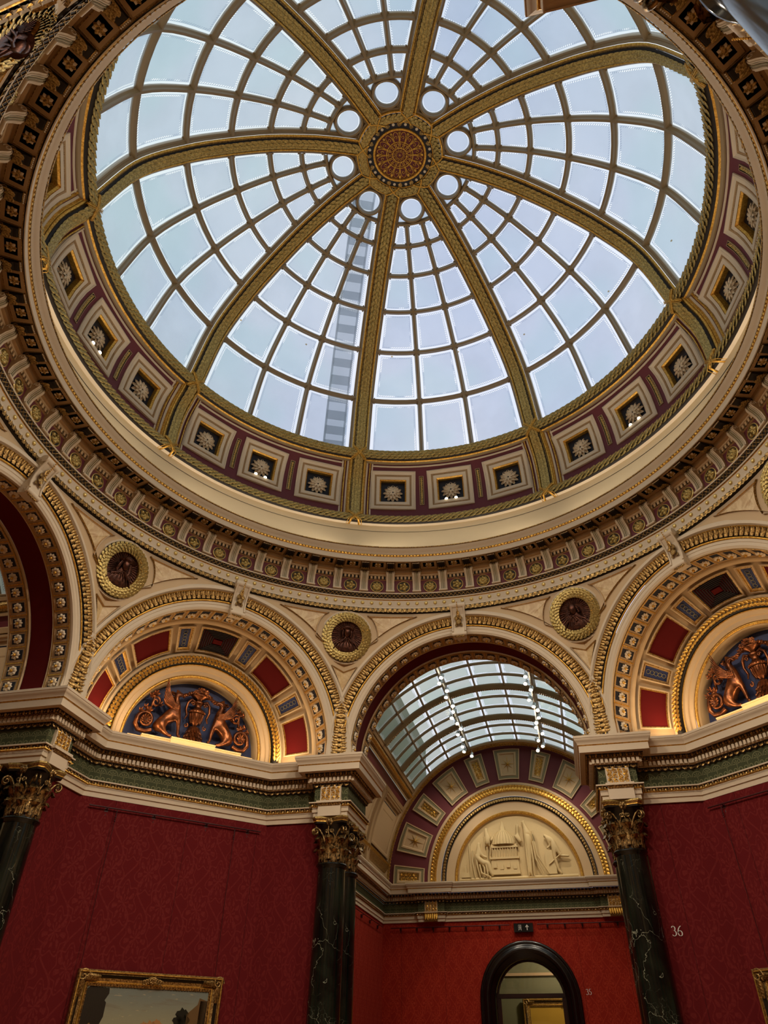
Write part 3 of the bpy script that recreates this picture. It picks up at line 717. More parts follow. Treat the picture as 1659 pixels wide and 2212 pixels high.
# portrait roundels, built facing inwards around azimuth 0
RC = np.array([0, 6.27, RDZ]); RN = np.array([0, -cos(rad(15)), -sin(rad(15))]); RX = np.array([1., 0, 0]); RY = np.cross(RN, RX); RY = RY if RY[2] > 0 else -RY
def rd(x, y, h=0.0): return tuple(RC + RX * x + RY * y + RN * (h + .03))
def rb(x, y, h=0.0): return rd(x, y, h * .55)
def head(mb, mat, hat, turn_):
    # torso
    rows = []
    for (y, wx, dz, cxx) in ((-.31, .30, .10, 0), (-.22, .29, .13, 0), (-.14, .22, .12, 0), (-.09, .12, .10, 0), (-.03, .075, .10, .0), (.02, .07, .11, .01)):
        rows.append([rb(cxx * turn_ + wx * cos(t), y + .02 * math.cos(2 * t), .02 + dz * max(0, sin(t))) for t in lin(0, PI, 12)])
    mb.grid(rows, mat, flip=True)
    cx, cy = .01 * turn_, .09
    rows = []
    for i in range(13):
        a = PI * i / 12; row = []
        for j in range(20):
            b = 2 * PI * j / 20; x, y, z = sin(a) * cos(b), cos(a), sin(a) * sin(b)
            wx = .078 * (1 - .22 * max(0, -y)); wy = .115; wz = .10
            # nose, brow, eye hollows, chin
            bb = math.atan2(x - .35 * turn_ * max(z, 0), z); e = math.exp(-(bb / .25) ** 2) if z > 0 else 0
            k = 1 + .22 * e * math.exp(-((y + .12) / .22) ** 2) - .06 * math.exp(-((abs(bb) - .42) / .2) ** 2) * math.exp(-((y - .12) / .12) ** 2) * (z > 0) + .05 * e * math.exp(-((y + .8) / .2) ** 2)
            row.append(rb(cx + wx * x * k, cy + wy * y, .12 + wz * z * k))
        rows.append(row)
    mb.grid(rows, mat, closed_v=True)
def bust(mb, kind):
    s_ = [1, -1, 1, -1][kind % 4]; head(mb, DBRONZE, kind, s_)
    for k in range(40): # sunburst field
        a = 2 * PI * k / 40; mb.tube([rb(.17 * cos(a), .05 + .17 * sin(a), .0), rb(.335 * cos(a), .335 * sin(a), .012)], [.004, .009], DBRONZE, 4)
    for j in range(7): # drapery folds
        x = -.24 + .08 * j; mb.tube([rb(x * .35, -.07, .13), rb(x * .8, -.16, .14), rb(x * 1.1, -.28, .10)], .016, DBRONZE, 6)
    for q in (-1, 1): mb.tube([rb(q * .03, -.04, .15), rb(q * .10, -.12, .14), rb(q * .22, -.15, .10)], .022, DBRONZE, 6)
    if kind % 4 == 0: # soft round cap, hair framing the face
        mb.tube([rb(.11 * cos(t), .145 + .035 * sin(t), .13 + .07 * sin(t + .2)) for t in lin(-.4, PI + .4, 12)], .028, DBRONZE, 8); mb.ball(rb(0, .17, .12), .10, DBRONZE, 14, 8, (1.05, .9, .55))
        for q in (-1, 1): mb.tube([rb(q * .085, .13, .12), rb(q * .095, .05, .13), rb(q * .08, -.02, .12)], .024, DBRONZE, 6)
    elif kind % 4 == 1: # bald man, side hair and cravat
        for q in (-1, 1):
            for n in range(4): mb.ball(rb(q * (.075 + .008 * n), .12 - .035 * n, .10), .028, DBRONZE, 7, 6)
        for n in range(4): mb.ball(rb(-.02 + .013 * n, -.06 - .03 * n, .17), .03, DBRONZE, 7, 5, (1.2, .6, .8))
        for q in (-1, 1): mb.add([rb(q * .02, -.04, .16), rb(q * .11, -.08, .15), rb(q * .09, -.24, .15), rb(q * .03, -.2, .17)], [[0, 1, 2, 3][::q]], DBRONZE, False)
    else: # brimmed hat, long hair
        rows = [[rb(.02 + r * cos(t) * 1.15, .155 + r * .32 * sin(t) + .02 * cos(t), .14 + .12 * sin(t) * r / .15) for t in lin(0, 2 * PI, 20)] for r in (.08, .155)]
        mb.grid(rows, DBRONZE); mb.ball(rb(.02, .19, .13), .088, DBRONZE, 12, 8, (1.05, .75, .8))
        for q in (-1, 1):
            for n in range(3): mb.tube([rb(q * (.075 + .012 * n), .13, .10), rb(q * (.10 + .012 * n), .05, .11), rb(q * (.12 + .01 * n), -.04, .10), rb(q * .10, -.09, .11)], .02, DBRONZE, 6)
desc = {0: 'cap-wearing sitter, on the pendentive left of the open middle arch', 1: 'bald man in a cravat, on the pendentive right of the middle arch', 7: 'long-haired sitter in a brimmed hat, on the lower left pendentive', 5: 'figure cut off by the top left corner of the photo',
        2: 'sitter on the right side pendentive', 3: 'sitter on the upper right pendentive', 4: 'sitter on the pendentive above the camera', 6: 'sitter on the left side pendentive'}
kinds = {0: 0, 1: 1, 7: 2, 5: 2, 2: 0, 3: 1, 4: 2, 6: 0}
wm = MB(); g = lambda u, x, h: rd((.425 + x) * cos(rad(u)), (.425 + x) * sin(rad(u)), h)
wreath(wm, g, 0, 360, rad(1) * .43, .10, .06, 4, .075, .0)
for k in range(50): a = random.uniform(0, 360); r = random.uniform(-.08, .08); wm.ball(g(a, r, .065), .014, GOLD, 5, 4)
rm = MB(); strips(rm, [(GOLD, [(-.10, .0), (-.09, .04), (-.075, .05), (-.06, .03)]), (CREAM, [(.10, -.02), (.105, .012), (.14, .012), (.15, -.06)])], g, lin(0, 360, 48))
bd = MB(); bd.grid([[rd(r * cos(rad(t)), r * sin(rad(t)), -.03 * (1 - (r / .33) ** 2)) for r in (0, .15, .34)] for t in lin(0, 360, 32)], DBRONZE, closed_u=False)
wmo = None
for k in range(8):
    t0 = empty('portrait_roundel', tuple(RC), 'bronze portrait roundel, ' + desc[k], 'relief')
    if wmo is None: wmo = wm.build('leaf_wreath', t0, RC); rmo = rm.build('gilt_rim', t0, RC); bdo = bd.build('relief_ground', t0, RC)
    else:
        for q in (wmo, rmo, bdo): c = q.copy(); COL.objects.link(c); c.parent = t0
    b = MB(); bust(b, kinds[k]); b.build('portrait_bust', t0, RC); turn(t0, 45 * k - 22.5)

# ================================================================== ARCHES
def ar(th, r, n): return (r * cos(rad(th)), n, ZC + r * sin(rad(th)))
mb = MB(); TH = lin(-1, 181, 64); F0 = AP + .06
strips(mb, [
    (CREAM, [(2.31, F0 + .05), (2.31, F0 + .01), (2.33, F0)]), (CREAM, [(2.33, F0), (2.345, F0 - .012), (2.40, F0 - .012), (2.41, F0 - .022), (2.46, F0 - .022)]),
    (GOLD, [(2.46 + .02 - .02 * cos(t), F0 - .03 - .02 * sin(t)) for t in lin(0, PI, 4)], True),
    (LEAFB, [(2.50, F0 - .03), (2.56, F0 - .08), (2.64, F0 - .10)], True), (GOLD, [(2.64, F0 - .10), (2.655, F0 - .12), (2.67, F0 - .11)]),
    (CREAM, [(2.67, F0 - .11), (2.69, F0 - .15), (2.74, F0 - .15), (2.76, F0 - .11), (2.80, F0 - .09), (2.82, F0 + .03)])], lambda t, r, n: ar(t, r, n), TH)
af = lambda u, v, h: ar(u, v, F0 - .055 - (v - 2.55) * .7 - h)
for k in range(82):
    a = 180 * (k + .5) / 82; place(mb, LEAFS, GOLDD, af, a, 2.57, 0, .085, rot=0, sy=.14, sz=.09)
    place(mb, LEAFS, GOLDD, af, a + 1.1, 2.60, .01, .05, rot=0, sy=.09, sz=.08)
a0 = struct(mb, 'trim_5'); [o.__setitem__('label', 'moulded arch rim with a gilded leaf band') for o in spread(a0, ALL)]
# keystones
kz = (0, AP, 8.9); t0 = empty('keystone_bracket', kz, 'x', 'keystone', 'scrolled keystones of the arches')
m = MB(); po = [(AP + .1, 8.52), (AP - .06, 8.50), (AP - .10, 8.53), (AP - .09, 8.60), (AP - .07, 8.72), (AP - .09, 8.86), (AP - .13, 8.98), (AP - .18, 9.06), (AP - .22, 9.13), (AP - .21, 9.20), (AP - .15, 9.24), (AP + .1, 9.24)]
for i in range(len(po) - 1): m.grid([[(-.13, *po[i]), (-.13, *po[i + 1])], [(.13, *po[i]), (.13, *po[i + 1])]], CREAM)
for x in (-.13, .13):
    m.add([(x, *q) for q in po], [list(range(len(po)))], CREAM, False)
    m.tube([(x * 1.08, AP - .15 + .075 * (1 - t / 10) * cos(t), 9.16 + .085 * (1 - t / 10) * sin(t)) for t in lin(0, 9, 20)], .022, CREAM, 6)
    m.tube([(x * 1.08, AP - .06 + .045 * (1 - t / 8) * cos(t), 8.56 + .045 * (1 - t / 8) * sin(t)) for t in lin(0, 7, 14)], .016, CREAM, 6)
    m.tube([(x * 1.02, q[0] - .005, q[1]) for q in po[3:9]], .022, CREAM, 6)
m.tube([(-.17, AP - .185, 9.16), (.17, AP - .185, 9.16)], .065, CREAM, 12); m.tube([(-.15, AP - .075, 8.55), (.15, AP - .075, 8.55)], .045, CREAM, 10)
m.build('scroll', t0, kz)
m = MB(); kf = lambda u, v, h: (u, AP - .09 - max(0, v - 8.8) * .42 - h, v)
for (u, v, s_, r) in ((0, 8.84, .20, PI), (-.04, 8.90, .13, PI - .5), (.04, 8.90, .13, PI + .5), (0, 8.98, .12, 0), (-.05, 8.76, .09, PI - .3), (.05, 8.76, .09, PI + .3)): place(m, LEAFS, GOLDD, kf, u, v, .0, s_ * .6, rot=r, sy=s_, sz=s_ * .6)
for k in range(9): m.ball(kf(0, 8.90 + .035 * k, .045), .014, GOLD, 6, 5)
m.build('gilt_leaf', t0, kz); m = MB()
for k in range(7): m.ball((-.09 + .03 * k, AP - .08, 8.50 - .01 * (k % 2)), .02, GOLDD, 6, 5)
m.build('bead_row', t0, kz)
kn = {0: 'open middle arch', 1: 'lamp-lit right arch', 2: 'right side arch', 3: 'upper right arch', 4: 'arch over the camera', 5: 'upper left arch', 6: 'open left-edge arch', 7: 'lamp-lit left arch'}
ks = spread(t0, ALL, ['cream scrolled keystone with gilt leaf at the top of the ' + kn[k] for k in range(8)]); ks[3].location += Vector((.09, -.09, -.04))
# soffit ring of coffers  (27 round the arch)
NR = 27
def ringco(mb, n0, n1, RAD=2.31, mat=STONE):
    f = lambda u, v, h: ar(u, RAD - h, v); st = 180 / NR; su = rad(1) * RAD
    mb.grid([[f(t, n, 0) for n in (n0, n1)] for t in TH], mat)
    for k in range(NR):
        panel(mb, f, (st * k, st * (k + 1), n0 + .02, n1 - .02), su, 1, [(.0, .012, GOLDD), (.012, .014, GOLD), (.02, -.0, mat), (.05, -.0, mat), (.052, -.0, GOLDD), (.058, .004, NAVY)], NAVY, 1, 1)
    return f
def rosettes(n0, n1, label, group, ks, RAD=2.31):
    n = (n0 + n1) / 2; st = 180 / NR
    for par in (0, 1):
        o = None
        for k in range(NR):
            if k % 2 != par: continue
            th = st * (k + .5); p = ar(th, RAD - .012, n)
            if o is None:
                m = MB(); m.tmpl(ROS8 if par else T_rosette(8, .34, .28, .3), FLOWER if True else GOLD, np.diag([.085, .085, .13, 1])); m.ball((0, 0, .035), .028, GOLD, 8, 6)
                o = tag(m.build('arch_rosette'), label, 'rosette', group); c = o
            else: c = o.copy(); COL.objects.link(c)
            z = Vector((-cos(rad(th)), 0, -sin(rad(th)))); y = Vector((0, 1, 0)); x = y.cross(z); M = Matrix((x, y, z)).transposed()
            for bi, b in enumerate(ks):
                d = c if bi == 0 else c.copy()
                if bi: COL.objects.link(d)
                Rz = Matrix.Rotation(rad(-45 * b), 3, 'Z'); d.location = Rz @ Vector(p); d.rotation_euler = (Rz @ M).to_euler()
                d['label'] = label % kn[b] if '%' in label else label; d['group'] = group % kn[b] if '%' in group else group
GRIF = [1, 7, 3, 5]; OPEN = [0, 6, 2, 4]
# griffin arches
mb = MB(); n0, n1 = F0 + .05, 6.62; ringco(mb, n0, n1, 2.31, STONE)
strips(mb, [(CREAM2, [(2.31, n1), (2.29, n1 + .01), (2.27, n1 + .03), (2.25, 6.70)])], lambda t, r, n: ar(t, r, n), TH)
def cone(th, u, h=0.0):
    r = 2.25 - .42 * u; n = 6.70 + .5 * u; return ar(th, r - .766 * h, n - .643 * h)
mb.grid([[cone(t, u, -.04) for u in lin(-.05, 1.03, 3)] for t in TH], CREAM2)
PAN = [('R', 21), ('B', 9.5), ('R', 23), ('B', 9.5), ('G', 23), ('B', 9.5), ('R', 23), ('B', 9.5), ('R', 21)]
gap = (180 - sum(w for _, w in PAN)) / 10; th = gap
for kd, w in PAN:
    mat = {'R': DRED, 'B': BLUE, 'G': DRED}[kd]; su = rad(1) * 2.05
    r, h = panel(mb, cone, (th, th + w, .07, .93), su, .65, [(0, .03, CREAM2), (.02, .035, CREAM2), (.03, .02, CREAM2), (.045, .02, GOLDD), (.055, .0, GOLD)] + ([(.065, .0, CREAM2), (.075, -.015, GOLD), (.08, -.02, mat)] if kd == 'B' else [(.06, -.01, mat)]), mat, 4, 4)
    if kd == 'B':
        c = th + w / 2
        for k in range(5):
            v = .28 + .11 * k; mb.tube([cone(c + 1.1 * cos(q), v + .055 * sin(q), -.008) for q in lin(0, 6.28, 12)], .006, OLIVE, 4)
    if kd == 'G':
        c = th + w / 2
        for k in range(6):
            a, b = w / 2 * (1 - .13 * k) * .84, .40 * (1 - .13 * k) * .9
            L = rectloop(c - a, c + a, .5 - b, .5 + b, 10, 3); mb.tube([cone(u, v, .004) for u, v in L], .014, DARK, 5, closed=True)
        panel(mb, cone, (c - 2.6, c + 2.6, .43, .57), su, .65, [(0, .03, DRED)], DRED, 2, 1)
    th += w + gap
# lunette wall
TL = lin(-4, 184, 60)
strips(mb, [(CREAM2, [(1.83, 7.20), (1.80, 7.165), (1.76, 7.165), (1.75, 7.18)]), (LEAFB, arcp(1.665, 7.19, .085, 0, -180, 6), True), (GOLD, [(1.58, 7.19), (1.57, 7.16), (1.555, 7.17)]),
            (CREAM2, [(1.555, 7.17), (1.54, 7.20), (1.49, 7.22), (1.475, 7.25), (1.40, 7.25), (1.39, 7.27)]), (GOLD, arcp(1.365, 7.29, .03, 20, -200, 6), True), (CREAM2, [(1.335, 7.29), (1.325, 7.34), (1.315, 7.56)])], lambda t, r, n: ar(t, r, n), TL)
lf = lambda u, v, h: ar(u, 1.665 + v, 7.105 - h)
for k in range(66):
    a = 180 * (k + .5) / 66
    for v, r in ((.035, .5), (-.035, -.5 + PI * 0)): place(mb, LEAFS, GOLD, lf, a, v, -.01 * 1, .07, rot=-PI / 2 + r, sy=.10, sz=.08)
mb.grid([[ar(t, r, 7.56) for r in (0, 1.33)] for t in TL], BLUE)
g0 = struct(mb, 'ceiling.001'); g0['label'] = 'splayed and coffered lunette arch'; 
for o, k in zip(spread(g0, [45 * k for k in GRIF]), GRIF): o['label'] = 'splayed coffered lunette over the ' + kn[k]
rosettes(n0, n1, 'round cream rosette in a blue square under the rim of the %s', 'rosettes around the %s', GRIF[:2])
# open arches
mb = MB(); rows_ = ((F0 + .05, 6.50), (6.98, 7.36))
for a, b in rows_: ringco(mb, a, b)
strips(mb, [(CREAM2, [(2.31, 6.50), (2.30, 6.51), (2.32, 6.53)]), (DRED, [(2.33, 6.53), (2.33, 6.95)]), (CREAM2, [(2.32, 6.95), (2.30, 6.97), (2.31, 6.98)]), (CREAM2, [(2.31, 7.36), (2.33, 7.40), (2.40, 7.44)])], lambda t, r, n: ar(t, r, n), TH)
o0 = struct(mb, 'ceiling.002'); o0['label'] = 'arch underside with two rosette rows and a red band'; spread(o0, [45 * k for k in OPEN])
rosettes(*rows_[0], 'round rosette in a blue square, front row under the %s', 'front rosette row of the %s', OPEN[:2])
rosettes(*rows_[1], 'round rosette in a blue square, back row under the %s', 'back rosette row of the %s', OPEN[:2])

# ================================================================== ENTABLATURE AND WALLS
Q = math.sqrt(.5)
def to_g(p): x, y = p; return ((x + y) * Q, (y - x) * Q)      # bay-0 left pier -> griffin-bay frame (right side)
def offs(path, i, d, ghosts):
    P = [ghosts[0]] + list(path) + [ghosts[1]]; i += 1
    def nrm(a, b):
        dx, dy = b[0] - a[0], b[1] - a[1]; L = math.hypot(dx, dy); return (dy / L, -dx / L)
    n1 = nrm(P[i - 1], P[i]) if P[i - 1] is not None else nrm(P[i], P[i + 1]); n2 = nrm(P[i], P[i + 1]) if P[i + 1] is not None else n1
    k = 1 + n1[0] * n2[0] + n1[1] * n2[1]; return (P[i][0] + (n1[0] + n2[0]) / k * d, P[i][1] + (n1[1] + n2[1]) / k * d)
def sweep(mb, path, L, ghosts=(None, None)):
    n = len(path); acc = [0]
    for i in range(n - 1): acc.append(acc[-1] + math.dist(path[i], path[i + 1]))
    c = acc[-1] / 2
    for st in L:
        mat, pts = st[0], st[1]
        for i in range(n - 1):
            P = [[(*offs(path, k, d, ghosts), z) for d, z in pts] for k in (i, i + 1)]
            U = [[(acc[k] - c, z) for d, z in pts] for k in (i, i + 1)]
            if len(st) > 2 and st[2]: mb.grid(P, mat, True, uv=U)
            else:
                for j in range(len(pts) - 1): mb.grid([r[j:j + 2] for r in P], mat, False, uv=[r[j:j + 2] for r in U])
def along(path, d, spacing, ghosts, fnc, skip=()):
    for i in range(len(path) - 1):
        if i in skip: continue
        a = offs(path, i, d, ghosts); b = offs(path, i + 1, d, ghosts); L = math.dist(a, b); n = max(1, round(L / spacing)); dx, dy = (b[0] - a[0]) / L, (b[1] - a[1]) / L
        for k in range(n):
            s = (k + .5) * L / n; fnc((a[0] + dx * s, a[1] + dy * s), (dx, dy), (dy, -dx), k)
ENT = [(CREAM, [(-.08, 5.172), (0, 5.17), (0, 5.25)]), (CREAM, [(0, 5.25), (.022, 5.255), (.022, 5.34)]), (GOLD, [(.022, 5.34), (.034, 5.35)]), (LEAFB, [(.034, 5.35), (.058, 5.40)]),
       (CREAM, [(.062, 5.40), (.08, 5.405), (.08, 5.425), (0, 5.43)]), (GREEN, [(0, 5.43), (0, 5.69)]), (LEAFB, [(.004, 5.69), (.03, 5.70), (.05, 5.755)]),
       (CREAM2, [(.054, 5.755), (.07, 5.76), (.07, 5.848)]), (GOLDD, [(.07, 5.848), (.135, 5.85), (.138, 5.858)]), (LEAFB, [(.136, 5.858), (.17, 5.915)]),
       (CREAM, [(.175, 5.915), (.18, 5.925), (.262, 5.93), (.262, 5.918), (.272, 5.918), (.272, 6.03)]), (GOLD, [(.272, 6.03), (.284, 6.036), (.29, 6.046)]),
       (CREAM, [(.29, 6.046), (.294, 6.075), (.315, 6.105), (.332, 6.125), (.335, 6.15)], True), (CREAM, [(.335, 6.15), (.343, 6.155), (.343, 6.195), (-.35, 6.21)])]
def basis(o, X, Y, Z, sx, sy, sz):
    M = np.eye(4); M[:3, 0] = np.array(X) * sx; M[:3, 1] = np.array(Y) * sy; M[:3, 2] = np.array(Z) * sz; M[:3, 3] = o; return M
def entab(mb, path, ghosts=(None, None), skip=(), fine=True):
    sweep(mb, path, ENT, ghosts)
    def dent(p, t, n, k): mb.box((p[0], p[1], 5.804), (.024, .030, .036), CREAM, [[t[0], n[0], 0], [t[1], n[1], 0], [0, 0, 1]])
    along(path, .095, .075, ghosts, dent, skip)
    def egg(p, t, n, k):
        mb.tmpl(EGG, GOLDD, basis((p[0], p[1], 5.888), (*t, 0), (0, 0, 1), (*n, 0), .052, .052, .05))
        if fine: mb.tmpl(LEAFS, GOLDD, basis((p[0] + t[0] * .055, p[1] + t[1] * .055, 5.888), (*t, 0), (0, 0, -1), (*n, 0), .03, .06, .04))
    along(path, .15, .11, ghosts, egg, skip)
    def lf1(p, t, n, k):
        mb.tmpl(LEAF, GOLDD, basis((p[0], p[1], 5.722), (*t, 0), (0, .0, -1), (*n, 0), .07, .07, .05))
        if fine: mb.tube([(p[0] + t[0] * .045 * cos(a) + n[0] * .012, p[1] + t[1] * .045 * cos(a) + n[1] * .012, 5.71 + .04 * sin(a)) for a in lin(0, PI, 6)], .006, GOLDD, 4, caps=False)
    along(path, .028, .115, ghosts, lf1, skip)
    def lf2(p, t, n, k): mb.tmpl(LEAFS, GOLDD, basis((p[0], p[1], 5.375), (*t, 0), (0, 0, 1 if k % 2 else -1), (*n, 0), .04, .05, .035))
    along(path, .045, .05, ghosts, lf2, skip)
    along(path, .068, .022, ghosts, lambda p, t, n, k: mb.box((p[0], p[1], 5.347), (.006, .006, .005), GOLD), skip) if fine else None
BLK = [(-3.98, 6.385), (-2.94, 6.39), (-2.94, 6.09), (-2.29, 6.09), (-2.29, 7.42)]
R_ = [to_g(p) for p in BLK]; GP = [(-t, n) for t, n in R_[::-1]] + R_
gh = to_g((-4.35, 7.42)); ghs = ((-gh[0], gh[1]), gh)
mb = MB(); entab(mb, GP, ghs)
# solid core over the columns and the plates behind the cornice
def core(mb, sx):
    P = [(-2.93, 6.10), (-2.30, 6.10), (-2.30, 7.41), (-2.93, 7.41)]
    P = [to_g(p) for p in P]; P = [(sx * t, n) for t, n in P]
    for z0, z1 in ((5.168, 5.172),): mb.hexa([(t, n, z0) for t, n in P] + [(t, n, z1) for t, n in P], CREAM)
    mb.add([(t, n, 6.205) for t, n in P], [[0, 1, 2, 3]], CREAM, False)
core(mb, 1); core(mb, -1)
mb.add([(-1.86, 7.12, 6.212), (1.86, 7.12, 6.212), (2.3, 8.0, 6.212), (-2.3, 8.0, 6.212)], [[0, 1, 2, 3]], CREAM, False)
e0 = struct(mb, 'trim_6')
for o, k in zip(spread(e0, [45 * k for k in GRIF]), GRIF):
    o['label'] = 'entablature with dentils and green palm frieze under the ' + kn[k]
    if k == 3: o.location.y += .055
# red walls of the splayed bays
WP = [to_g(p) for p in ((-3.955, 6.42), (-2.87, 6.42), (-2.87, 7.40))]; WPG = [(-t, n) for t, n in WP[::-1]] + WP
mb = MB(); sweep(mb, WPG, [(DAMASK, [(0, 0), (0, 5.18)])])
w0 = struct(mb, 'wall_bay'); [o.__setitem__('label', 'crimson damask wall under the ' + kn[k]) for o, k in zip(spread(w0, [45 * k for k in GRIF]), GRIF)]
mb = MB(); sweep(mb, WPG, [(BLACKW, [(0, .0), (.03, .0), (.03, .3), (.015, .34), (0, .34)])])
w0 = struct(mb, 'baseboard_bay'); spread(w0, [45 * k for k in GRIF])
# ---- gilded frieze blocks over the columns (bay-0 frame, left and right)
def fz_block(sx):
    m = MB(); x0, x1 = -2.815, -2.415
    fb = lambda u, v, h: (sx * u, 6.09 - .045 - h, v)
    m.box((sx * -2.615, 6.075, 5.56), (.20, .035, .13), CREAM); panel(m, fb, (x0, x1, 5.43, 5.69), 1, 1, [(.0, .006, CREAM), (.015, .006, CREAM), (.018, .0, GOLDD)], GOLDD, 1, 1)
    scrollwork(m, GOLD, fb, x0 + .02, x1 - .02, 5.44, 5.68, 1, 1, .006, 4, 3)
    m.box((sx * -2.615, 6.05, 5.295), (.215, .05, .125), CREAM); m.box((sx * -2.615, 6.04, 5.41), (.24, .085, .02), CREAM)
    for k in range(9): place(m, LEAFS, GOLDD, lambda u, v, h: (sx * u, 5.99 - h, v), x0 - .01 + .42 * (k + .5) / 9, 5.37, 0, .05, sz=.04)
    return m
# ---- columns
def column_parts(root, x, y):
    m = MB(); c = lambda t, r, z: (x + r * sin(rad(t)), y + r * cos(rad(t)), z); U = lin(0, 360, 40)
    strips(m, [(MARBLE, [(.272, .42), (.272, 1.6), (.264, 2.8), (.252, 3.8), (.243, 4.34)], True), (MARBLE, [(.243, 4.34), (.255, 4.37), (.275, 4.385), (.282, 4.40), (.275, 4.42), (.25, 4.425)], True), (MARBLE, [(.25, 4.425), (.1, 4.43)])], c, U)
    m.build('shaft', root, (x, y, 0))
    m = MB(); strips(m, [(STONE, [(.40, 0), (.40, .12)]), (STONE, [(.40, .12), (.36, .13), (.38, .18), (.36, .24)], True), (STONE, [(.31, .25), (.30, .30)]), (STONE, [(.30, .30), (.34, .34), (.31, .40), (.26, .42)], True)], c, U); m.box((x, y, .06), (.4, .4, .06), STONE)
    m.build('base', root, (x, y, 0))
    m = MB(); zb = 4.43; H = .64
    strips(m, [(LEAFB, [(.215, zb), (.215, zb + .4), (.25, zb + .55), (.30, zb + .62)], True)], c, lin(0, 360, 24))
    def acan(a, z0, h, r0, out, w):
        rows = []; N = 9
        for i in range(N + 1):
            t = i / N; r = r0 + .02 + out * max(0, (t - .45) / .55) ** 1.7; z = z0 + h * (t if t < .8 else .8 + .1 * sin((t - .8) / .2 * PI * .9))
            if t > .9: z -= .03
            ww = w * (.62 + .38 * sin(PI * min(1, t * 1.15)) + .10 * (i % 2)) * (1 if t < .85 else .75)
            rows.append([(x + (r + (.016 if j == 0 else (.0 if abs(j) == 1 else -.02))) * sin(rad(a) + j * ww / 4 / r0), y + (r + (.016 if j == 0 else (.0 if abs(j) == 1 else -.02))) * cos(rad(a) + j * ww / 4 / r0), z) for j in (-2, -1, 0, 1, 2)])
        m.grid(rows, CAPM)
    for k in range(8): acan(45 * k + 22.5, zb + .0, .27, .215, .10, .17); acan(45 * k, zb + .05, .42, .222, .12, .17)
    for k in range(16): m.tube([c(22.5 * k + 11, .235, zb + .02), c(22.5 * k + 11, .24, zb + .16)], .014, CAPM, 5)
    for k in range(4):
        a0 = 45 + 90 * k
        for s_ in (-1, 1):
            # corner volutes
            pts = [c(a0 + s_ * 26, .235, zb + .30), c(a0 + s_ * 17, .26, zb + .42), c(a0 + s_ * 8, .31, zb + .52)]
            d = np.array([sin(rad(a0)), cos(rad(a0)), 0]); ctr = np.array(c(a0 + s_ * 4.5, .375, zb + .49))
            sp = [ctr + d * (.065 * (1 - t / 10.5) * cos(PI * .75 - t)) + np.array([0, 0, 1]) * (.065 * (1 - t / 10.5) * sin(PI * .75 - t)) for t in lin(0, 9, 20)]
            m.tube(pts + sp, [.016] * 3 + [.016 - .0004 * i for i in range(len(sp))], CAPM, 6)
            # inner helices
            t_ = np.array([cos(rad(a0 + 45)), -sin(rad(a0 + 45)), 0]); ct2 = np.array(c(a0 + 45, .27, zb + .50)) - t_ * s_ * .052
            sp = [ct2 + t_ * (s_ * -.042 * (1 - t / 10) * cos(t + 2.2)) + np.array([0, 0, 1]) * (.042 * (1 - t / 10) * sin(t + 2.2)) for t in lin(0, 8, 16)]
            m.tube([c(a0 + 45 - s_ * 24, .24, zb + .32), c(a0 + 45 - s_ * 20, .255, zb + .42)] + sp, .012, CAPM, 5)
        place(m, ROS8, CAPM, lambda u, v, h: (u, v, h), 0, 0, 0, .001)
        p = np.array(c(a0 + 45, .315, zb + .64)); nn = np.array([sin(rad(a0 + 45)), cos(rad(a0 + 45)), 0.])
        m.tmpl(ROS6, CAPM, basis(p - nn * .02, np.cross(nn, [0, 0, 1]), (0, 0, 1), nn, .07, .07, .10)); m.ball(p + nn * .02, .03, CAPM, 8, 6)
        m.tube([c(a0 + 45 + 3 * sin(q), .29, zb + .42 + .22 * q / 3) for q in lin(0, 3, 5)], .012, CAPM, 5)
    # abacus with hollow sides and cut corners
    poly = []
    for k in range(4):
        for q in lin(-38, 38, 8): r = .265 + .155 * (abs(q) / 38) ** 2; poly.append((x + r * sin(rad(90 * k + q)), y + r * cos(rad(90 * k + q))))
    for (z0, z1, k0, k1, mt) in ((zb + .625, zb + .655, .93, .95, LEAFB), (zb + .655, zb + .672, .96, .96, GOLD), (zb + .672, zb + .71, .97, 1.03, GOLDD), (zb + .71, zb + .735, 1.03, 1.03, LEAFG)):
        n = len(poly); A = [(x + (px - x) * k0, y + (py - y) * k0, z0) for px, py in poly]; B = [(x + (px - x) * k1, y + (py - y) * k1, z1) for px, py in poly]
        m.add(A + B, [list(range(n)), [n + i for i in range(n)][::-1]] + [[i, (i + 1) % n, n + (i + 1) % n, n + i] for i in range(n)], mt, False)
    m.build('capital', root, (x, y, 0))
CL = [(-2.595, 6.32), (-2.595, 7.08), (2.595, 6.32), (2.595, 7.08)]
def cname(k, i):
    arch = {0: 'the open middle arch', 6: 'the open left-edge arch', 2: 'the right side arch', 4: 'the arch over the camera'}[k]
    return 'dark green marble column, %s of the %s pair at %s' % ('front' if i % 2 == 0 else 'rear', 'left' if i < 2 else 'right', arch)
protoc = None
for i, (x, y) in enumerate(CL):
    if protoc is None: protoc = empty('marble_column', (x, y, 0), '', 'column', 'paired marble columns'); column_parts(protoc, x, y); o = protoc
    else: o = copy_tree(protoc); o.location = (x, y, 0)
    base = Vector((x, y, 0)); os_ = [o] + [copy_tree(o) for _ in OPEN[1:]]
    for q, k in zip(os_, OPEN): turn(q, 45 * k, base); q['label'] = cname(k, i)
for sx in (1, -1):
    m = fz_block(sx); og = (-2.615 * sx, 6.05, 5.43); o = tag(m.build('gilded_frieze_block', None, og), 'x', 'ornament', 'gilded scrollwork blocks over the columns')
    spread(o, [45 * k for k in OPEN], ['gilded scrollwork block over the %s column pair of the %s' % ('left' if sx > 0 else 'right', kn[k]) for k in OPEN])
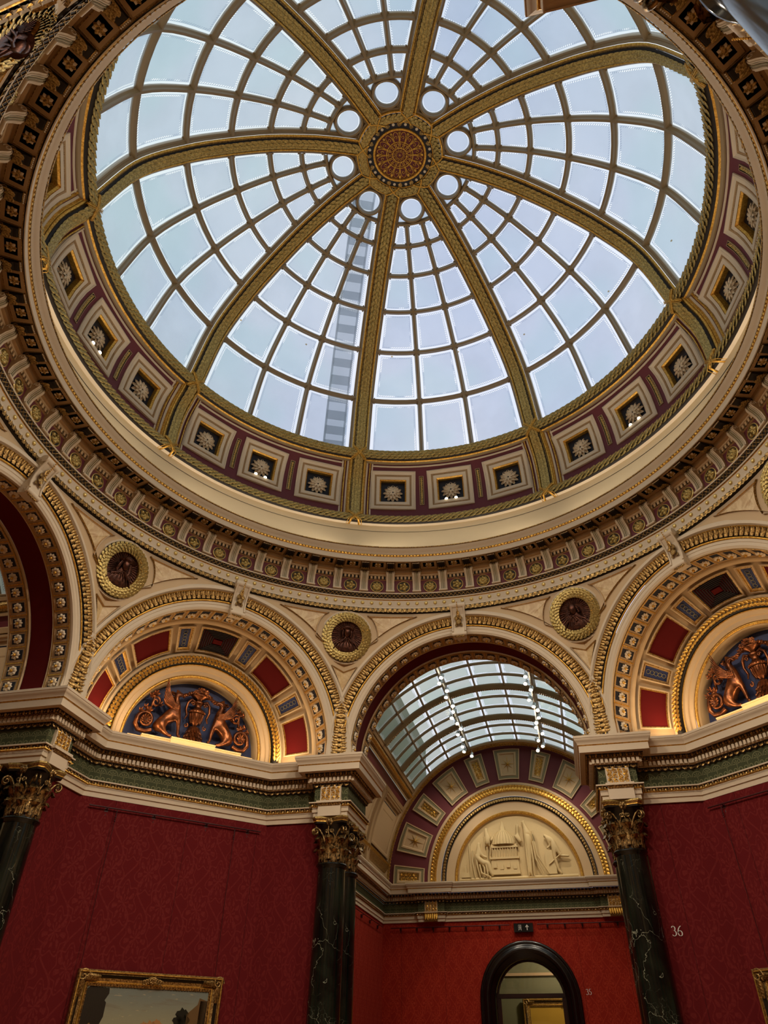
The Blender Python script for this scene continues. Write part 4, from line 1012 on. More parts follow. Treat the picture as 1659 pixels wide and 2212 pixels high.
# pier faces behind the columns: slim dark pilaster
for sx in (1, -1):
    m = MB(); m.box((sx * -2.80, 6.70, 2.58), (.07, .10, 2.58), MARBLE); m.box((sx * -2.84, 6.90, 2.58), (.025, .50, 2.58), MARBLE)
    o = struct(m, 'trim_7'); o['label'] = 'dark marble lining behind the paired columns'; spread(o, [45 * k for k in OPEN])

# ================================================================== SKINNED BODIES
def skin(nodes, edges, sub=2):
    ids = list(nodes); me = bpy.data.meshes.new('tmp'); me.from_pydata([nodes[i][:3] for i in ids], [(ids.index(a), ids.index(b)) for a, b in edges], [])
    o = bpy.data.objects.new('tmp', me); COL.objects.link(o); o.modifiers.new('s', 'SKIN'); 
    lay = me.skin_vertices[0] if me.skin_vertices else None
    if lay is None:
        bpy.context.view_layer.update(); me.skin_vertices.new() if hasattr(me.skin_vertices, 'new') else None; lay = me.skin_vertices[0]
    for i, k in enumerate(ids):
        r = nodes[k][3]; r2 = nodes[k][4] if len(nodes[k]) > 4 else r; lay.data[i].radius = (r, r2); lay.data[i].use_root = (i == 0)
    sm = o.modifiers.new('b', 'SUBSURF'); sm.levels = sub; sm.render_levels = sub
    dg = bpy.context.evaluated_depsgraph_get(); ev = o.evaluated_get(dg); m2 = ev.to_mesh()
    V = np.array([v.co[:] for v in m2.vertices]); F = [list(p.vertices) for p in m2.polygons]
    ev.to_mesh_clear(); bpy.data.objects.remove(o); bpy.data.meshes.remove(me); return V, F
def skin_try(nodes, edges, sub=1):
    """continuous body; falls back to smooth tubes when the skin layer is unavailable"""
    try: return skin(nodes, edges, sub)
    except Exception as e:
        m = MB()
        for a, b in edges: m.tube([nodes[a][:3], nodes[b][:3]], [nodes[a][3], nodes[b][3]], BRONZE, 8)
        for k in nodes: m.ball(nodes[k][:3], nodes[k][3], BRONZE, 8, 6)
        return np.concatenate(m.v), m.f
# griffin looking to +x, in lunette coordinates: x, n, z ; wall at n=7.56
NB = 7.40
def griffin_body():
    n = {'hip': (-.72, NB, 6.62, .125), 'rump': (-.80, NB, 6.52, .09), 'belly': (-.60, NB - .01, 6.76, .105), 'chest': (-.45, NB - .03, 6.90, .125), 'shoulder': (-.43, NB - .04, 7.02, .09), 'neck': (-.46, NB - .05, 7.12, .06), 'neck2': (-.49, NB - .06, 7.20, .048),
         'head': (-.44, NB - .07, 7.265, .055), 'beak': (-.36, NB - .08, 7.235, .028), 'tip': (-.33, NB - .08, 7.19, .012), 'ear': (-.50, NB - .06, 7.335, .012),
         'elbow': (-.36, NB - .07, 6.76, .055), 'knee': (-.33, NB - .08, 6.60, .034), 'ankle': (-.32, NB - .08, 6.47, .028), 'paw': (-.27, NB - .10, 6.43, .036),
         'thigh': (-.68, NB - .08, 6.55, .095), 'hock': (-.58, NB - .09, 6.47, .05), 'foot': (-.50, NB - .10, 6.43, .034), 'toe': (-.43, NB - .11, 6.42, .03)}
    e = [('hip', 'rump'), ('hip', 'belly'), ('belly', 'chest'), ('chest', 'shoulder'), ('shoulder', 'neck'), ('neck', 'neck2'), ('neck2', 'head'), ('head', 'beak'), ('beak', 'tip'), ('head', 'ear'), ('chest', 'elbow'), ('elbow', 'knee'), ('knee', 'ankle'), ('ankle', 'paw'),
         ('hip', 'thigh'), ('thigh', 'hock'), ('hock', 'foot'), ('foot', 'toe')]
    return skin_try(n, e)
GB = griffin_body()
def mirr(T, s): V = np.array(T[0]); V = V * np.array([s, 1, 1]); return V, T[1]
def griffin(sx, root):
    m = MB(); V, F = mirr(GB, sx); m.add(V, F, BRONZE); 
    for k in range(5): m.tube([(sx * (-.51 - .006 * k), NB - .06, 7.08 + .045 * k), (sx * (-.575 - .004 * k), NB - .05, 7.11 + .045 * k)], [.02, .006], BRONZE, 5)
    m.build('body', root, root.location)
    m = MB(); X = lambda x, z, n=0: (sx * x, NB - .10 + n, z)
    # wing: fan of feathers from shoulder up and back to a pointed tip
    for k in range(7):
        t = k / 6; tx, tz = -.73 - .02 * sin(2.6 * t), 7.47 - .40 * t; bx, bz = -.47 - .05 * t, 6.97 - .02 * t
        m.tube([X(bx, bz), X(bx - .10, bz + .10 * (1 - t) + .02, -.03), X((bx + tx) / 2 - .055, (bz + tz) / 2 - .015, -.04), X(tx, tz, -.06)], [.045, .05, .04, .012], BRONZE, 8, flat=.45)
    for r in range(3):
        for k in range(5): m.ball(X(-.42 - .034 * k, 6.92 + .04 * r + .01 * k, -.03 - .01 * r), .034, BRONZE, 6, 5, (1, .5, .8))
    m.build('wing', root, root.location)
    m = MB()
    pts = [(sx * x, NB + .0, z) for x, z in ((-.82, 6.50), (-.93, 6.45), (-1.06, 6.46), (-1.13, 6.56))] + [(sx * (-.96 - .155 * (1 - t / 13) * cos(t)), NB - .02 * t / 9, 6.66 + .155 * (1 - t / 13) * sin(t)) for t in lin(0.2, 10.5, 30)]
    m.tube(pts, [.045] * 6 + [.042 - .001 * i for i in range(len(pts) - 6)], BRONZE, 7)
    for k in range(10): a = k * .63; m.tmpl(LEAFS, BRONZE, basis((sx * (-.96 - .05 * cos(a)), NB - .05, 6.66 + .05 * sin(a)), (sin(a), 0, cos(a)), (sx * -cos(a), 0, sin(a)), (0, -1, 0), .05, .08, .06))
    pts = [(sx * (-.83 - .095 * (1 - t / 11) * cos(t + 1)), NB + .02, 7.04 + .11 * (1 - t / 11) * sin(t + 1)) for t in lin(0, 9, 22)]
    m.tube([(sx * -1.0, NB + .03, 6.82), (sx * -.90, NB + .03, 6.90)] + pts, .024, BRONZE, 6)
    for (x, z, s_) in ((-.93, 6.86, .11), (-.86, 7.20, .09), (-.94, 7.14, .09), (-.74, 7.0, .07), (-1.0, 6.90, .08), (-1.08, 6.82, .08)):
        for q in range(5): m.tmpl(LEAFS, BRONZE, basis((sx * (x + .03 * cos(q * 1.26)), NB, z + .03 * sin(q * 1.26)), (-sin(q * 1.26), 0, cos(q * 1.26)), (cos(q * 1.26), 0, sin(q * 1.26)), (0, -1, 0), s_ * .5, s_ * .7, .08))
    m.build('scroll_tail', root, root.location)
def urn_parts(root):
    m = MB(); N = 7.41; c = lambda t, r, z: (r * sin(rad(t)), N + .75 * r * cos(rad(t)), z)
    strips(m, [(BRONZE, [(.16, 6.40), (.15, 6.44), (.10, 6.55), (.085, 6.66), (.10, 6.70)], True), (BRONZE, [(.04, 6.72), (.05, 6.76), (.10, 6.80), (.125, 6.90), (.13, 6.97)], True), (BRONZE, [(.155, 6.97), (.165, 7.0), (.15, 7.03), (.09, 7.06), (.06, 7.12), (.085, 7.17), (.10, 7.20), (.085, 7.22)], True),
               (BRONZE, [(.05, 7.23), (.06, 7.26), (.16, 7.31), (.17, 7.34), (.12, 7.35)], True)], c, lin(0, 360, 24))
    for k in range(14): a = 360 / 14 * k; m.tube([c(a, .09, 6.78), c(a, .125, 6.86), c(a, .137, 6.96)], .014, BRONZE, 5)
    for k in range(20): m.ball(c(18 * k, .162, 7.0), .016, BRONZE, 6, 5)
    m.build('vase', root, root.location)
    m = MB()
    for s_ in (-1, 1):
        m.tube([(s_ * x, N - .03, z) for x, z in ((.09, 7.20), (.16, 7.23), (.225, 7.15), (.24, 7.02), (.20, 6.90), (.235, 6.82))], [.022, .03, .028, .026, .024, .012], BRONZE, 7)
        m.tube([(s_ * (.125 + .04 * (1 - t / 9) * cos(t)), N - .06, 7.14 + .04 * (1 - t / 9) * sin(t)) for t in lin(0, 8, 16)], .012, BRONZE, 5)
    m.build('handles', root, root.location)
    m = MB(); rr = random.Random(3)
    for k in range(34):
        a = rr.uniform(0, PI); r = rr.uniform(.02, .12); p = (r * cos(a) * 1.1, N - .05 - rr.uniform(0, .06), 7.36 + r * .9 * sin(a)); m.tmpl(ROS6 if k % 2 else LEAFS, BRONZE, basis(p, (1, 0, 0), (0, 0, 1), (0, -1, 0), .035 + .02 * (k % 2), .035, .06))
    for s_ in (-1, 1):   # garlands swinging to the griffins' beaks
        for k in range(10):
            t = k / 9; x, z = .16 + .42 * t - .0, 7.37 - .10 * t - .05 * sin(PI * t); m.tmpl(LEAFS, BRONZE, basis((s_ * x, N - .0, z), (0, 0, 1), (s_, 0, .4 * sin(k * 2)), (0, -1, 0), .07, .10, .09)); m.ball((s_ * x, N - .02, z + .02 * sin(k * 2.4)), .02, BRONZE, 6, 5)
        m.tube([(s_ * (.15 + .035 * (1 - t / 8) * cos(t)), N - .08, 7.33 + .035 * (1 - t / 8) * sin(t)) for t in lin(0, 7, 14)], .012, BRONZE, 5)
    m.build('flowers', root, root.location)
    m = MB()
    for r in range(3):
        for k in range(9 - r):
            a = -80 + 160 * k / (8 - r); rr2 = .17 - .03 * r; m.tmpl(LEAFS, BRONZE, basis((rr2 * sin(rad(a)), N - .8 * rr2 * cos(rad(a)), 6.46 + .085 * r), (cos(rad(a)), .8 * sin(rad(a)), 0), (0, -.3, -1), (sin(rad(a)), -cos(rad(a)), 0), .06, .12, .10))
    for s_ in (-1, 1): m.tube([(s_ * (.19 + .045 * (1 - t / 8) * cos(t + 2)), N - .06, 6.70 + .045 * (1 - t / 8) * sin(t + 2)) for t in lin(0, 7, 14)], .015, BRONZE, 5)
    m.build('leafy_foot', root, root.location)
side_n = {7: 'left', 1: 'right'}
for k in (7, 1):
    for sx in (1, -1):
        t0 = empty('griffin_sculpture', (-.55 * sx, NB, 6.40), 'copper-bronze winged griffin, %s of the two in the %s blue lunette' % ('left' if sx > 0 else 'right', side_n[k]), 'sculpture', 'griffins of the blue lunettes')
        griffin(sx, t0); turn(t0, 45 * k)
    t0 = empty('urn_sculpture', (0, 7.41, 6.40), 'copper-bronze urn with flowers between the griffins of the %s blue lunette' % side_n[k], 'urn'); urn_parts(t0); turn(t0, 45 * k)
# stepped lit plinth under the sculptures
m = MB()
for (a, b, z, nn) in ((-1.24, -.98, 6.32, 7.32), (-.99, -.44, 6.36, 7.29), (-.44, .44, 6.40, 7.26), (.44, .99, 6.36, 7.29), (.98, 1.24, 6.32, 7.32)):
    m.box(((a + b) / 2, (nn + 7.55) / 2, (z + 6.21) / 2), ((b - a) / 2, (7.55 - nn) / 2, (z - 6.21) / 2), PLASTER); m.box(((a + b) / 2, nn - .005, z - .012), ((b - a) / 2, .015, .012), PLASTER)
o = tag(m.build('stepped_plinth', None, (0, 7.4, 6.21)), 'x', 'plinth'); spread(o, [45 * k for k in (7, 1)], ['pale lamp-lit stepped plinth under the griffins of the %s lunette' % side_n[k] for k in (7, 1)])

# ================================================================== VAULTED ROOMS BEYOND THE OPEN ARCHES
ZV = 6.2; RV = 4.3; YE = 17.95; HW = 4.35
va = lambda th, y, h=0.0: ((RV - h) * cos(rad(th)), y, ZV + (RV - h) * sin(rad(th)))
RP = [(-2.29, 7.42), (-HW, 7.42), (-HW, YE), (-3.22, YE), (-3.22, YE - .08), (-2.38, YE - .08), (-2.38, YE), (2.38, YE), (2.38, YE - .08), (3.22, YE - .08), (3.22, YE), (HW, YE), (HW, 7.42), (2.29, 7.42)]
mb = MB(); entab(mb, RP, ((-2.29, 6.09), (2.29, 6.09)), skip=(0, 11, 12) and (0, 12), fine=False)
mb.add([(-HW - .1, 7.3, 6.212), (-2.2, 7.3, 6.212), (-2.2, 7.8, 6.212), (-HW - .1, 7.8, 6.212)], [[0, 1, 2, 3]], CREAM, False); mb.add([(HW + .1, 7.3, 6.212), (2.2, 7.3, 6.212), (2.2, 7.8, 6.212), (HW + .1, 7.8, 6.212)], [[0, 1, 2, 3]], CREAM, False)
o = struct(mb, 'trim_8'); [q.__setitem__('label', 'entablature round the vaulted room behind the ' + kn[k]) for q, k in zip(spread(o, [45 * k for k in OPEN]), OPEN)]
mb = MB(); sweep(mb, [(-2.87, 7.42), (-HW - .03, 7.42), (-HW - .03, YE + .03)], [(DAMASK2, [(0, 0), (0, 5.2)])]); sweep(mb, [(HW + .03, YE + .03), (HW + .03, 7.42), (2.87, 7.42)], [(DAMASK2, [(0, 0), (0, 5.2)])])
o = struct(mb, 'wall_side'); spread(o, [45 * k for k in OPEN])
# near wall over the opening (seen from inside the vaulted room) and end lunette wall
mb = MB()
mb.grid([[(2.40 * cos(rad(t)), 7.44, ZC + 2.40 * sin(rad(t))), va(t, 7.44)] for t in lin(-1, 181, 40)], CREAM2)
def en(t, r, y=0.0): return (r * cos(rad(t)), YE + .02 - y, 6.24 + r * sin(rad(t)))
TE = lin(-2, 182, 60)
strips(mb, [(MAROON, [(4.4, .0), (2.92, .0)]), (CREAM2, [(2.92, .0), (2.90, .05), (2.84, .06), (2.82, .05)]), (GOLD, [(2.82, .05), (2.80, .09), (2.64, .09), (2.62, .05)]), (CREAM2, [(2.62, .05), (2.60, .03), (2.48, .03), (2.46, .05)]),
            (LEAFB, [(2.46, .04), (2.36, .02), (2.30, .0)]), (CREAM2, [(2.30, .0), (2.28, -.02), (2.04, -.02), (2.02, .0)]), (GOLD, [(2.02, .0), (1.99, .03), (1.95, .02), (1.93, -.03)]), (CREAM2, [(1.93, -.03), (1.90, -.12)])], lambda t, r, y: en(t, r, y), TE)
for k in range(84):
    t = 180 * (k + .5) / 84; ef = lambda u, v, h: en(u, v, h)
    place(mb, LEAF, GOLD, ef, t, 2.76, .09, .10, rot=.7, sz=.07); place(mb, LEAF, GOLD, ef, t + 1, 2.69, .09, .10, rot=PI - .7, sz=.07); place(mb, LEAFS, GOLDD, ef, t, 2.38, .03, .09, rot=PI, sz=.08)
o = struct(mb, 'wall_end'); [q.__setitem__('label', 'lunette wall of the vaulted room') for q in spread(o, [45 * k for k in OPEN])]
mb = MB(); mb.grid([[en(t, r, -.12) for r in (0, 1.92)] for t in TE], PLASTER); o = struct(mb, 'wall_lunette'); spread(o, [45 * k for k in OPEN[1:]]+[180 * 0 + 0]) if False else spread(o, [45 * k for k in OPEN])
# carved voussoir panels round the far lunette
for i in range(-5, 6):
    tc = 90 - 17.35 * i; star = i % 2 == 0; w = 6.6 if star else 4.7
    m = MB(); ef = lambda u, v, h: en(u, v, h); su = rad(1) * 3.5; og = en(tc, 3.5, 0)
    r, h = panel(m, ef, (tc - w, tc + w, 3.02, 4.04), su, 1, [(0, .05, CREAM2), (.03, .05, CREAM2), (.045, .035, OLIVE), (.11, .035, OLIVE), (.12, .05, CREAM2), (.16, .05, CREAM2), (.19, .008, CREAM2)], CREAM2 if star else GOLDD, 4, 2)
    o = tag(m.build('carved_panel', None, og), 'x', 'panel', 'carved panels round the far plaster lunette')
    m = MB()
    if star: place(m, STAR, GOLD, ef, tc, 3.53, .012, .30, sz=.4); m.ball(ef(tc, 3.53, .03), .035, GOLD, 8, 6); m.build('gilt_star', o, og)
    else: scrollwork(m, GOLD, ef, tc - w * .55, tc + w * .55, 3.26, 3.80, su, 1, .01, 2, 4); m.build('gilt_foliage', o, og)
    o['label'] = ('square gilt-star panel' if star else 'narrow gilt-foliage panel') + ' on the maroon arch, ' + ('topmost, over the plaster relief' if i == 0 else '%s from the top on the %s side' % (['', 'first', 'second', 'third', 'fourth', 'lowest, fifth'][abs(i)], 'right' if i > 0 else 'left'))
# vault
YR = [7.55, 8.33, 10.70, 13.07, 15.44, 17.81]; TM = [40.7, 51.3, 61.9, 72.5, 84.17, 95.83, 107.5, 118.1, 128.7, 139.3]
fm = MB(); gm = MB()
def vbar_long(th, w, d): 
    f = lambda y, x, h: va(th + x / (rad(1) * RV), y, h); pr = [(-w, -.03), (-w, .01), (-w * .5, d), (w * .5, d), (w, .01), (w, -.03)]
    strips(fm, [(BARS, pr)], f, lin(7.5, YE, 2))
def vbar_tr(y, w, d, t0=40.7, t1=139.3, mat=None, n=24):
    strips(fm, [(mat or BARS, [(-w, -.03), (-w, .01), (-w * .5, d), (w * .5, d), (w, .01), (w, -.03)])], lambda t, x, h: va(t, y + x, h), lin(t0, t1, n))
for t in TM: vbar_long(t, .075 if t in (72.5, 107.5) else .03, .10 if t in (72.5, 107.5) else .05)
for i, y in enumerate(YR[1:]):
    vbar_tr(y, .10, .12)
    for k in range(110): p = va(41 + 98 * k / 110, y, .13); fm.ball(p, .022, STONE, 5, 4)
rows_y = [8.33 + .79 * k for k in range(13)]; 
for y in rows_y:
    if min(abs(y - q) for q in YR) > .1: vbar_tr(y, .028, .045)
ys = [7.5] + rows_y
for j in range(len(ys) - 1):
    for i in range(9):
        a, b = TM[i] + .4, TM[i + 1] - .4; y0, y1 = ys[j] + .03, ys[j + 1] - .03; hw = (b - a) * rad(1) * RV / 2; hh = (y1 - y0) / 2
        gm.grid([[va(a + (b - a) * p / 3, y0 + (y1 - y0) * q / 1, -.02) for q in (0, 1)] for p in range(4)], VGLASS, uv=[[(p / 1.5 - 1, q * 2 - 1) for q in (0, 1)] for p in range(4)], uv2=[[(hw, hh)] * 2] * 4)
# haunches
hm = MB()
for sd in (0, 1):
    T = (lambda t: 180 - t) if sd == 0 else (lambda t: t); f = lambda y, t, h: va(T(t), y, h); Y2 = [7.5, YE]
    strips(hm, [(STONE, [(40.7, .0), (40.2, .05), (39.2, .05), (39.0, .02)]), (GOLDD, [(39.0, .02), (38.2, .08), (36.8, .08), (36.0, .02)]), (STONE, [(36.0, .02), (35.8, .05), (35.0, .05)]), (MAROON, [(35.0, .0), (32.0, .0)]), (STONE, [(32.0, .0), (31.8, .06), (30.4, .06), (30.2, .03)]),
                (CREAM2, [(30.2, .03), (30.1, -.03), (9.1, -.03), (9.0, .03)]), (GOLDD, [(9.0, .03), (8.4, .12), (6.6, .12), (4.5, .07), (4.0, .02)]), (STONE, [(4.0, .02), (3.6, .04), (-1, .04)])], f, Y2)
    for j in range(14):   # maroon ground and bordered panels between ribs
        pass
    for (y0, y1) in ((7.7, 10.0), (10.5, 12.4), (12.9, 14.75), (15.35, 17.6)):
        g = lambda u, v, h: va(T(v), u, h + .03)
        panel(hm, g, (y0, y1, 9.6, 30.0), 1, rad(1) * RV, [(.0, .05, STONE), (.05, .05, STONE), (.07, .02, CREAM2), (.12, .02, CREAM2), (.14, -.03, STONE), (.22, -.03, STONE), (.225, -.02, NAVY), (.42, -.02, NAVY), (.425, .0, STONE)], STONE, 1, 4)  # navy border paints in the shadow inside each panel
    for y in (10.25, 12.65, 15.05): strips(hm, [(STONE, [(-.18, .03), (-.17, .12), (-.12, .13), (-.10, .10), (.10, .10), (.12, .13), (.17, .12), (.18, .03)])], lambda t, x, h: va(T(t), y + x, h), lin(2, 30, 8))
    for k in range(170):
        y = 7.6 + (YE - 7.6) * k / 170; g = lambda u, v, h: va(T(v), u, h); place(hm, LEAFS, GOLD, g, y, 37.5, .08, .07, sz=.06); place(hm, LEAF, GOLD, g, y + .03, 7.5, .12, .09, rot=.8, sz=.05)
strips(hm, [(STONE, [(-.35, .02), (-.33, .08), (-.28, .09)]), (GOLDD, [(-.28, .09), (-.20, .14), (-.10, .12)]), (STONE, [(-.10, .12), (-.04, .12), (0, .08)])], lambda t, x, h: va(t, YE + x, h), lin(0, 180, 40))
for k in range(140): place(hm, LEAFS, GOLD, lambda u, v, h: va(u, v, h), 180 * (k + .5) / 140, YE - .19, .13, .09, rot=PI / 2, sz=.07)
a = fm.build('window_frame'); b = gm.build('glass')
for n_, k in enumerate(OPEN):
    w = bpy.data.objects.new('window_%d' % (n_ + 9), None); COL.objects.link(w); w.location = (0, 0, 0); tag(w, kind='structure'); w['label'] = 'glazed barrel vault behind the ' + kn[k]
    c, d = (a, b) if n_ == 0 else (a.copy(), b.copy())
    if n_: COL.objects.link(c); COL.objects.link(d)
    c.parent = w; d.parent = w; turn(w, 45 * k)
o = struct(hm, 'ceiling.003'); spread(o, [45 * k for k in OPEN])
# end walls: with an arched doorway for the room ahead, plain for the other rooms
def arch_loop(hw, zs, r, y, z0=0.0, n=20): return [(hw, y, z0)] + [(r * cos(rad(t)), y, zs + r * sin(rad(t))) for t in lin(0, 180, n)] + [(-hw, y, z0)]
mb = MB(); ZD = 3.20
L = arch_loop(1.36, ZD, 1.36, YE + .03); V = []; UVs = []
O = [(HW + .05, YE + .03, 0), (HW + .05, YE + .03, 5.2)] + [(HW + .05 - (2 * HW + .1) * k / 18, YE + .03, 5.2) for k in range(1, 18)] + [(-HW - .05, YE + .03, 5.2)] * 2 + [(-HW - .05, YE + .03, 5.2)] + [(-HW - .05, YE + .03, 0)]
O = O[:len(L)] if len(O) >= len(L) else O + [O[-1]] * (len(L) - len(O)); O[-1] = (-HW - .05, YE + .03, 0); O[-2] = (-HW - .05, YE + .03, 5.2)
mb.grid([O, L], DAMASK2, False, uv=[[(p[0], p[2]) for p in O], [(p[0], p[2]) for p in L]]); struct(mb, 'wall_end_door')['label'] = 'scarlet damask end wall with arched doorway'
mb = MB(); mb.grid([[(-HW - .05, YE + .03, 0), (-HW - .05, YE + .03, 5.2)], [(HW + .05, YE + .03, 0), (HW + .05, YE + .03, 5.2)]], DAMASK2, False, uv=[[(-4.4, 0), (-4.4, 5.2)], [(4.4, 0), (4.4, 5.2)]])
o = struct(mb, 'wall_end_plain'); spread(o, [45 * k for k in OPEN[1:]])
# doorway
dr = bpy.data.objects.new('door_1', None); COL.objects.link(dr); dr.location = (0, YE, 0); tag(dr, 'arched doorway with a heavy black moulded surround in the red end wall', kind='structure')
m = MB(); U = list(range(22))
def dloop(r, y): return arch_loop(r, ZD, r, y)
prof = [(1.44, YE + .03), (1.44, YE - .03), (1.42, YE - .06), (1.38, YE - .07), (1.36, YE - .05), (1.33, YE - .05), (1.30, YE - .10), (1.24, YE - .13), (1.18, YE - .12), (1.14, YE - .08), (1.12, YE - .04), (1.08, YE - .03), (1.05, YE + .05), (1.03, YE + .05), (1.0, YE + .30)]
m.grid([dloop(r, y) for r, y in prof], BLACKW); m.build('black_surround', dr, (0, YE, 0))
m = MB(); m.grid([dloop(1.0, YE + .30), dloop(1.0, YE + .42), dloop(.95, YE + .42), dloop(.95, YE + .50)], MAHOG, False)
m.box((0, YE + .45, 3.33), (.95, .05, .055), MAHOG); m.box((0, YE + .41, 3.31), (.95, .02, .02), MAHOG)
for sx in (-1, 1): m.box((sx * .93, YE + .45, 1.65), (.03, .05, 1.65), MAHOG); m.box((sx * .89, YE + .46, 1.65), (.012, .03, 1.62), MAHOG)
m.build('door_frame', dr, (0, YE, 0))
t = NT('clear_glass'); g_ = t.n('ShaderNodeBsdfGlossy'); g_.inputs[1].default_value = .02; tr = t.n('ShaderNodeBsdfTransparent'); mx = t.n('ShaderNodeMixShader'); mx.inputs[0].default_value = .06; t.put(mx.inputs[1], tr.outputs[0]); t.put(mx.inputs[2], g_.outputs[0]); t.t.links.new(mx.outputs[0], t.out.inputs[0]); CLEAR = t.m
m = MB(); L = [(.94 * cos(rad(t)), YE + .46, max(3.38, ZD + .94 * sin(rad(t)))) for t in lin(10, 170, 16)]; m.add(L, [list(range(len(L)))], CLEAR, False); m.build('fanlight_glass', dr, (0, YE, 0))
# room 35 beyond the doorway
mb = MB()
for P in ([(-4, 22, 0), (4, 22, 0), (4, 22, 6), (-4, 22, 6)], [(-4, 18.45, 0), (-4, 22, 0), (-4, 22, 6), (-4, 18.45, 6)], [(4, 18.45, 0), (4, 22, 0), (4, 22, 6), (4, 18.45, 6)], [(-4, 18.45, 6), (4, 18.45, 6), (4, 22, 6), (-4, 22, 6)],
          [(-4, 18.46, 0), (-1, 18.46, 0), (-1, 18.46, 6), (-4, 18.46, 6)], [(4, 18.46, 0), (1, 18.46, 0), (1, 18.46, 6), (4, 18.46, 6)], [(-1, 18.46, 4.2), (1, 18.46, 4.2), (1, 18.46, 6), (-1, 18.46, 6)]): mb.add(P, [[0, 1, 2, 3]], GREENW, False)
mb.box((0, 21.96, 4.16), (4, .05, .04), STONE); struct(mb, 'wall_far')['label'] = 'grey-green wall of the next room seen through the doorway'
def painting(root, c, w, h, fw, mats, face=-1, scene_=None):
    """frame of outer size w x h, centre c=(x,z) on plane y=c[1]; facing -y"""
    x, y, z = c; m = MB(); f = lambda u, v, hh: (x + u, y - hh, z + v); W_, H_ = w / 2, h / 2
    k = fw / .2
    r, hh = panel(m, f, (-W_, W_, -H_, H_), 1, 1, [(0, .10 * k, GOLDD), (.02 * k, .12 * k, GOLDD), (.035 * k, .12 * k, GOLD), (.045 * k, .09 * k, GOLDD), (.06 * k, .10 * k, GOLDD), (.10 * k, .055 * k, LEAFB), (.14 * k, .045 * k, GOLDD), (.155 * k, .06 * k, GOLD), (.17 * k, .055 * k, GOLD), (.18 * k, .035 * k, GOLDD), (.20 * k, .025 * k, GOLDD)], None, 2, 2)
    n1 = int(w / .045 / k); n2 = int(h / .045 / k)
    for i in range(n1):
        for sg in (-1, 1): place(m, LEAFS, GOLDD, f, -W_ + w * (i + .5) / n1, sg * (H_ - .18 * k), .04 * k, .04 * k, sz=.04 * k)
    for i in range(n2):
        for sg in (-1, 1): place(m, LEAFS, GOLDD, f, sg * (W_ - .18 * k), -H_ + h * (i + .5) / n2, .04 * k, .04 * k, sz=.04 * k)
    m.build('gilt_frame', root, root.location)
    for sx in (-1, 1):
        for sz in (-1, 1):
            m = MB(); cx, cz = sx * (W_ - .085 * k), sz * (H_ - .085 * k); m.tmpl(ROS8, GOLDD, basis(f(cx, cz, .07 * k), (1, 0, 0), (0, 0, 1), (0, -1, 0), .085 * k, .085 * k, .10 * k))
            m.tube([f(cx + .10 * k * (1 - t / 9) * cos(t), cz + .10 * k * (1 - t / 9) * sin(t), .11 * k) for t in lin(0, 8, 18)], .014 * k, GOLDD, 5)
            for j in range(5): place(m, LEAFS, GOLDD, f, cx - sx * (.10 + .035 * j) * k, cz, .09 * k, .09 * k * (1 - .12 * j), rot=PI / 2 * sx, sz=.08 * k); place(m, LEAFS, GOLDD, f, cx, cz - sz * (.10 + .035 * j) * k, .09 * k, .09 * k * (1 - .12 * j), rot=0 if sz > 0 else PI, sz=.08 * k)
            m.build('corner_ornament', root, root.location)
    for sz in (-1, 1):
        m = MB()
        for j in range(-4, 5): m.tube([f((j * .035 + .025 * cos(t)) * k, sz * (H_ - (.09 + .01 * abs(j)) * k) + .03 * k * sin(t), .10 * k) for t in lin(0, 5, 8)], .010 * k, GOLDD, 5)
        m.tmpl(ROS8, GOLDD, basis(f(0, sz * (H_ - .09 * k), .08 * k), (1, 0, 0), (0, 0, 1), (0, -1, 0), .06 * k, .08 * k, .1 * k)); m.build('centre_ornament', root, root.location)
    m = MB(); cw, ch = W_ - .2 * k, H_ - .2 * k; m.add([f(-cw, -ch, .02), f(cw, -ch, .02), f(cw, ch, .02), f(-cw, ch, .02)], [[0, 1, 2, 3]], mats, False, uv=[(0, 0), (1, 0), (1, 1), (0, 1)])
    if scene_: scene_(m, lambda u, v, hh=0: f(-cw + 2 * cw * u, -ch + 2 * ch * v, .021 + hh))
    m.build('canvas', root, root.location)
def mk_canvas(name, top, mid, low, streak=.5):
    t = NT(name); u, v = t.uv(); tc = t.n('ShaderNodeCombineXYZ'); t.put(tc.inputs[0], t.math('MULTIPLY', u, 1.0)); t.put(tc.inputs[1], t.math('MULTIPLY', v, 3.2))
    c = t.mix(t.ramp(v, .2, .62), low, mid); c = t.mix(t.ramp(v, .6, 1.0), c, top); cl = t.ramp(t.noise(4.5, 5, .62, tc.outputs[0], .5), .52, .7)
    c = t.mix(t.math('MULTIPLY', cl, streak), c, srgb(120, 104, 82)); hl = t.ramp(t.noise(9, 4, .6, tc.outputs[0], .3), .62, .7); c = t.mix(t.math('MULTIPLY', hl, .5), c, srgb(214, 190, 140))
    t.bsdf(c, .3, 0, None, .3); return t.m
SKYP = mk_canvas('painted_evening_sky', srgb(120, 126, 116), srgb(150, 146, 116), srgb(214, 170, 92))
PDARK = paint('painted_dark_stone', srgb(44, 36, 22), .4, .4); PBLD = paint('painted_ochre_building', srgb(112, 84, 48), .4, .3); PTREE = paint('painted_tree', srgb(34, 32, 18), .4, .4); PCLD = paint('painted_pink_cloud', srgb(176, 128, 78), .4, .2)
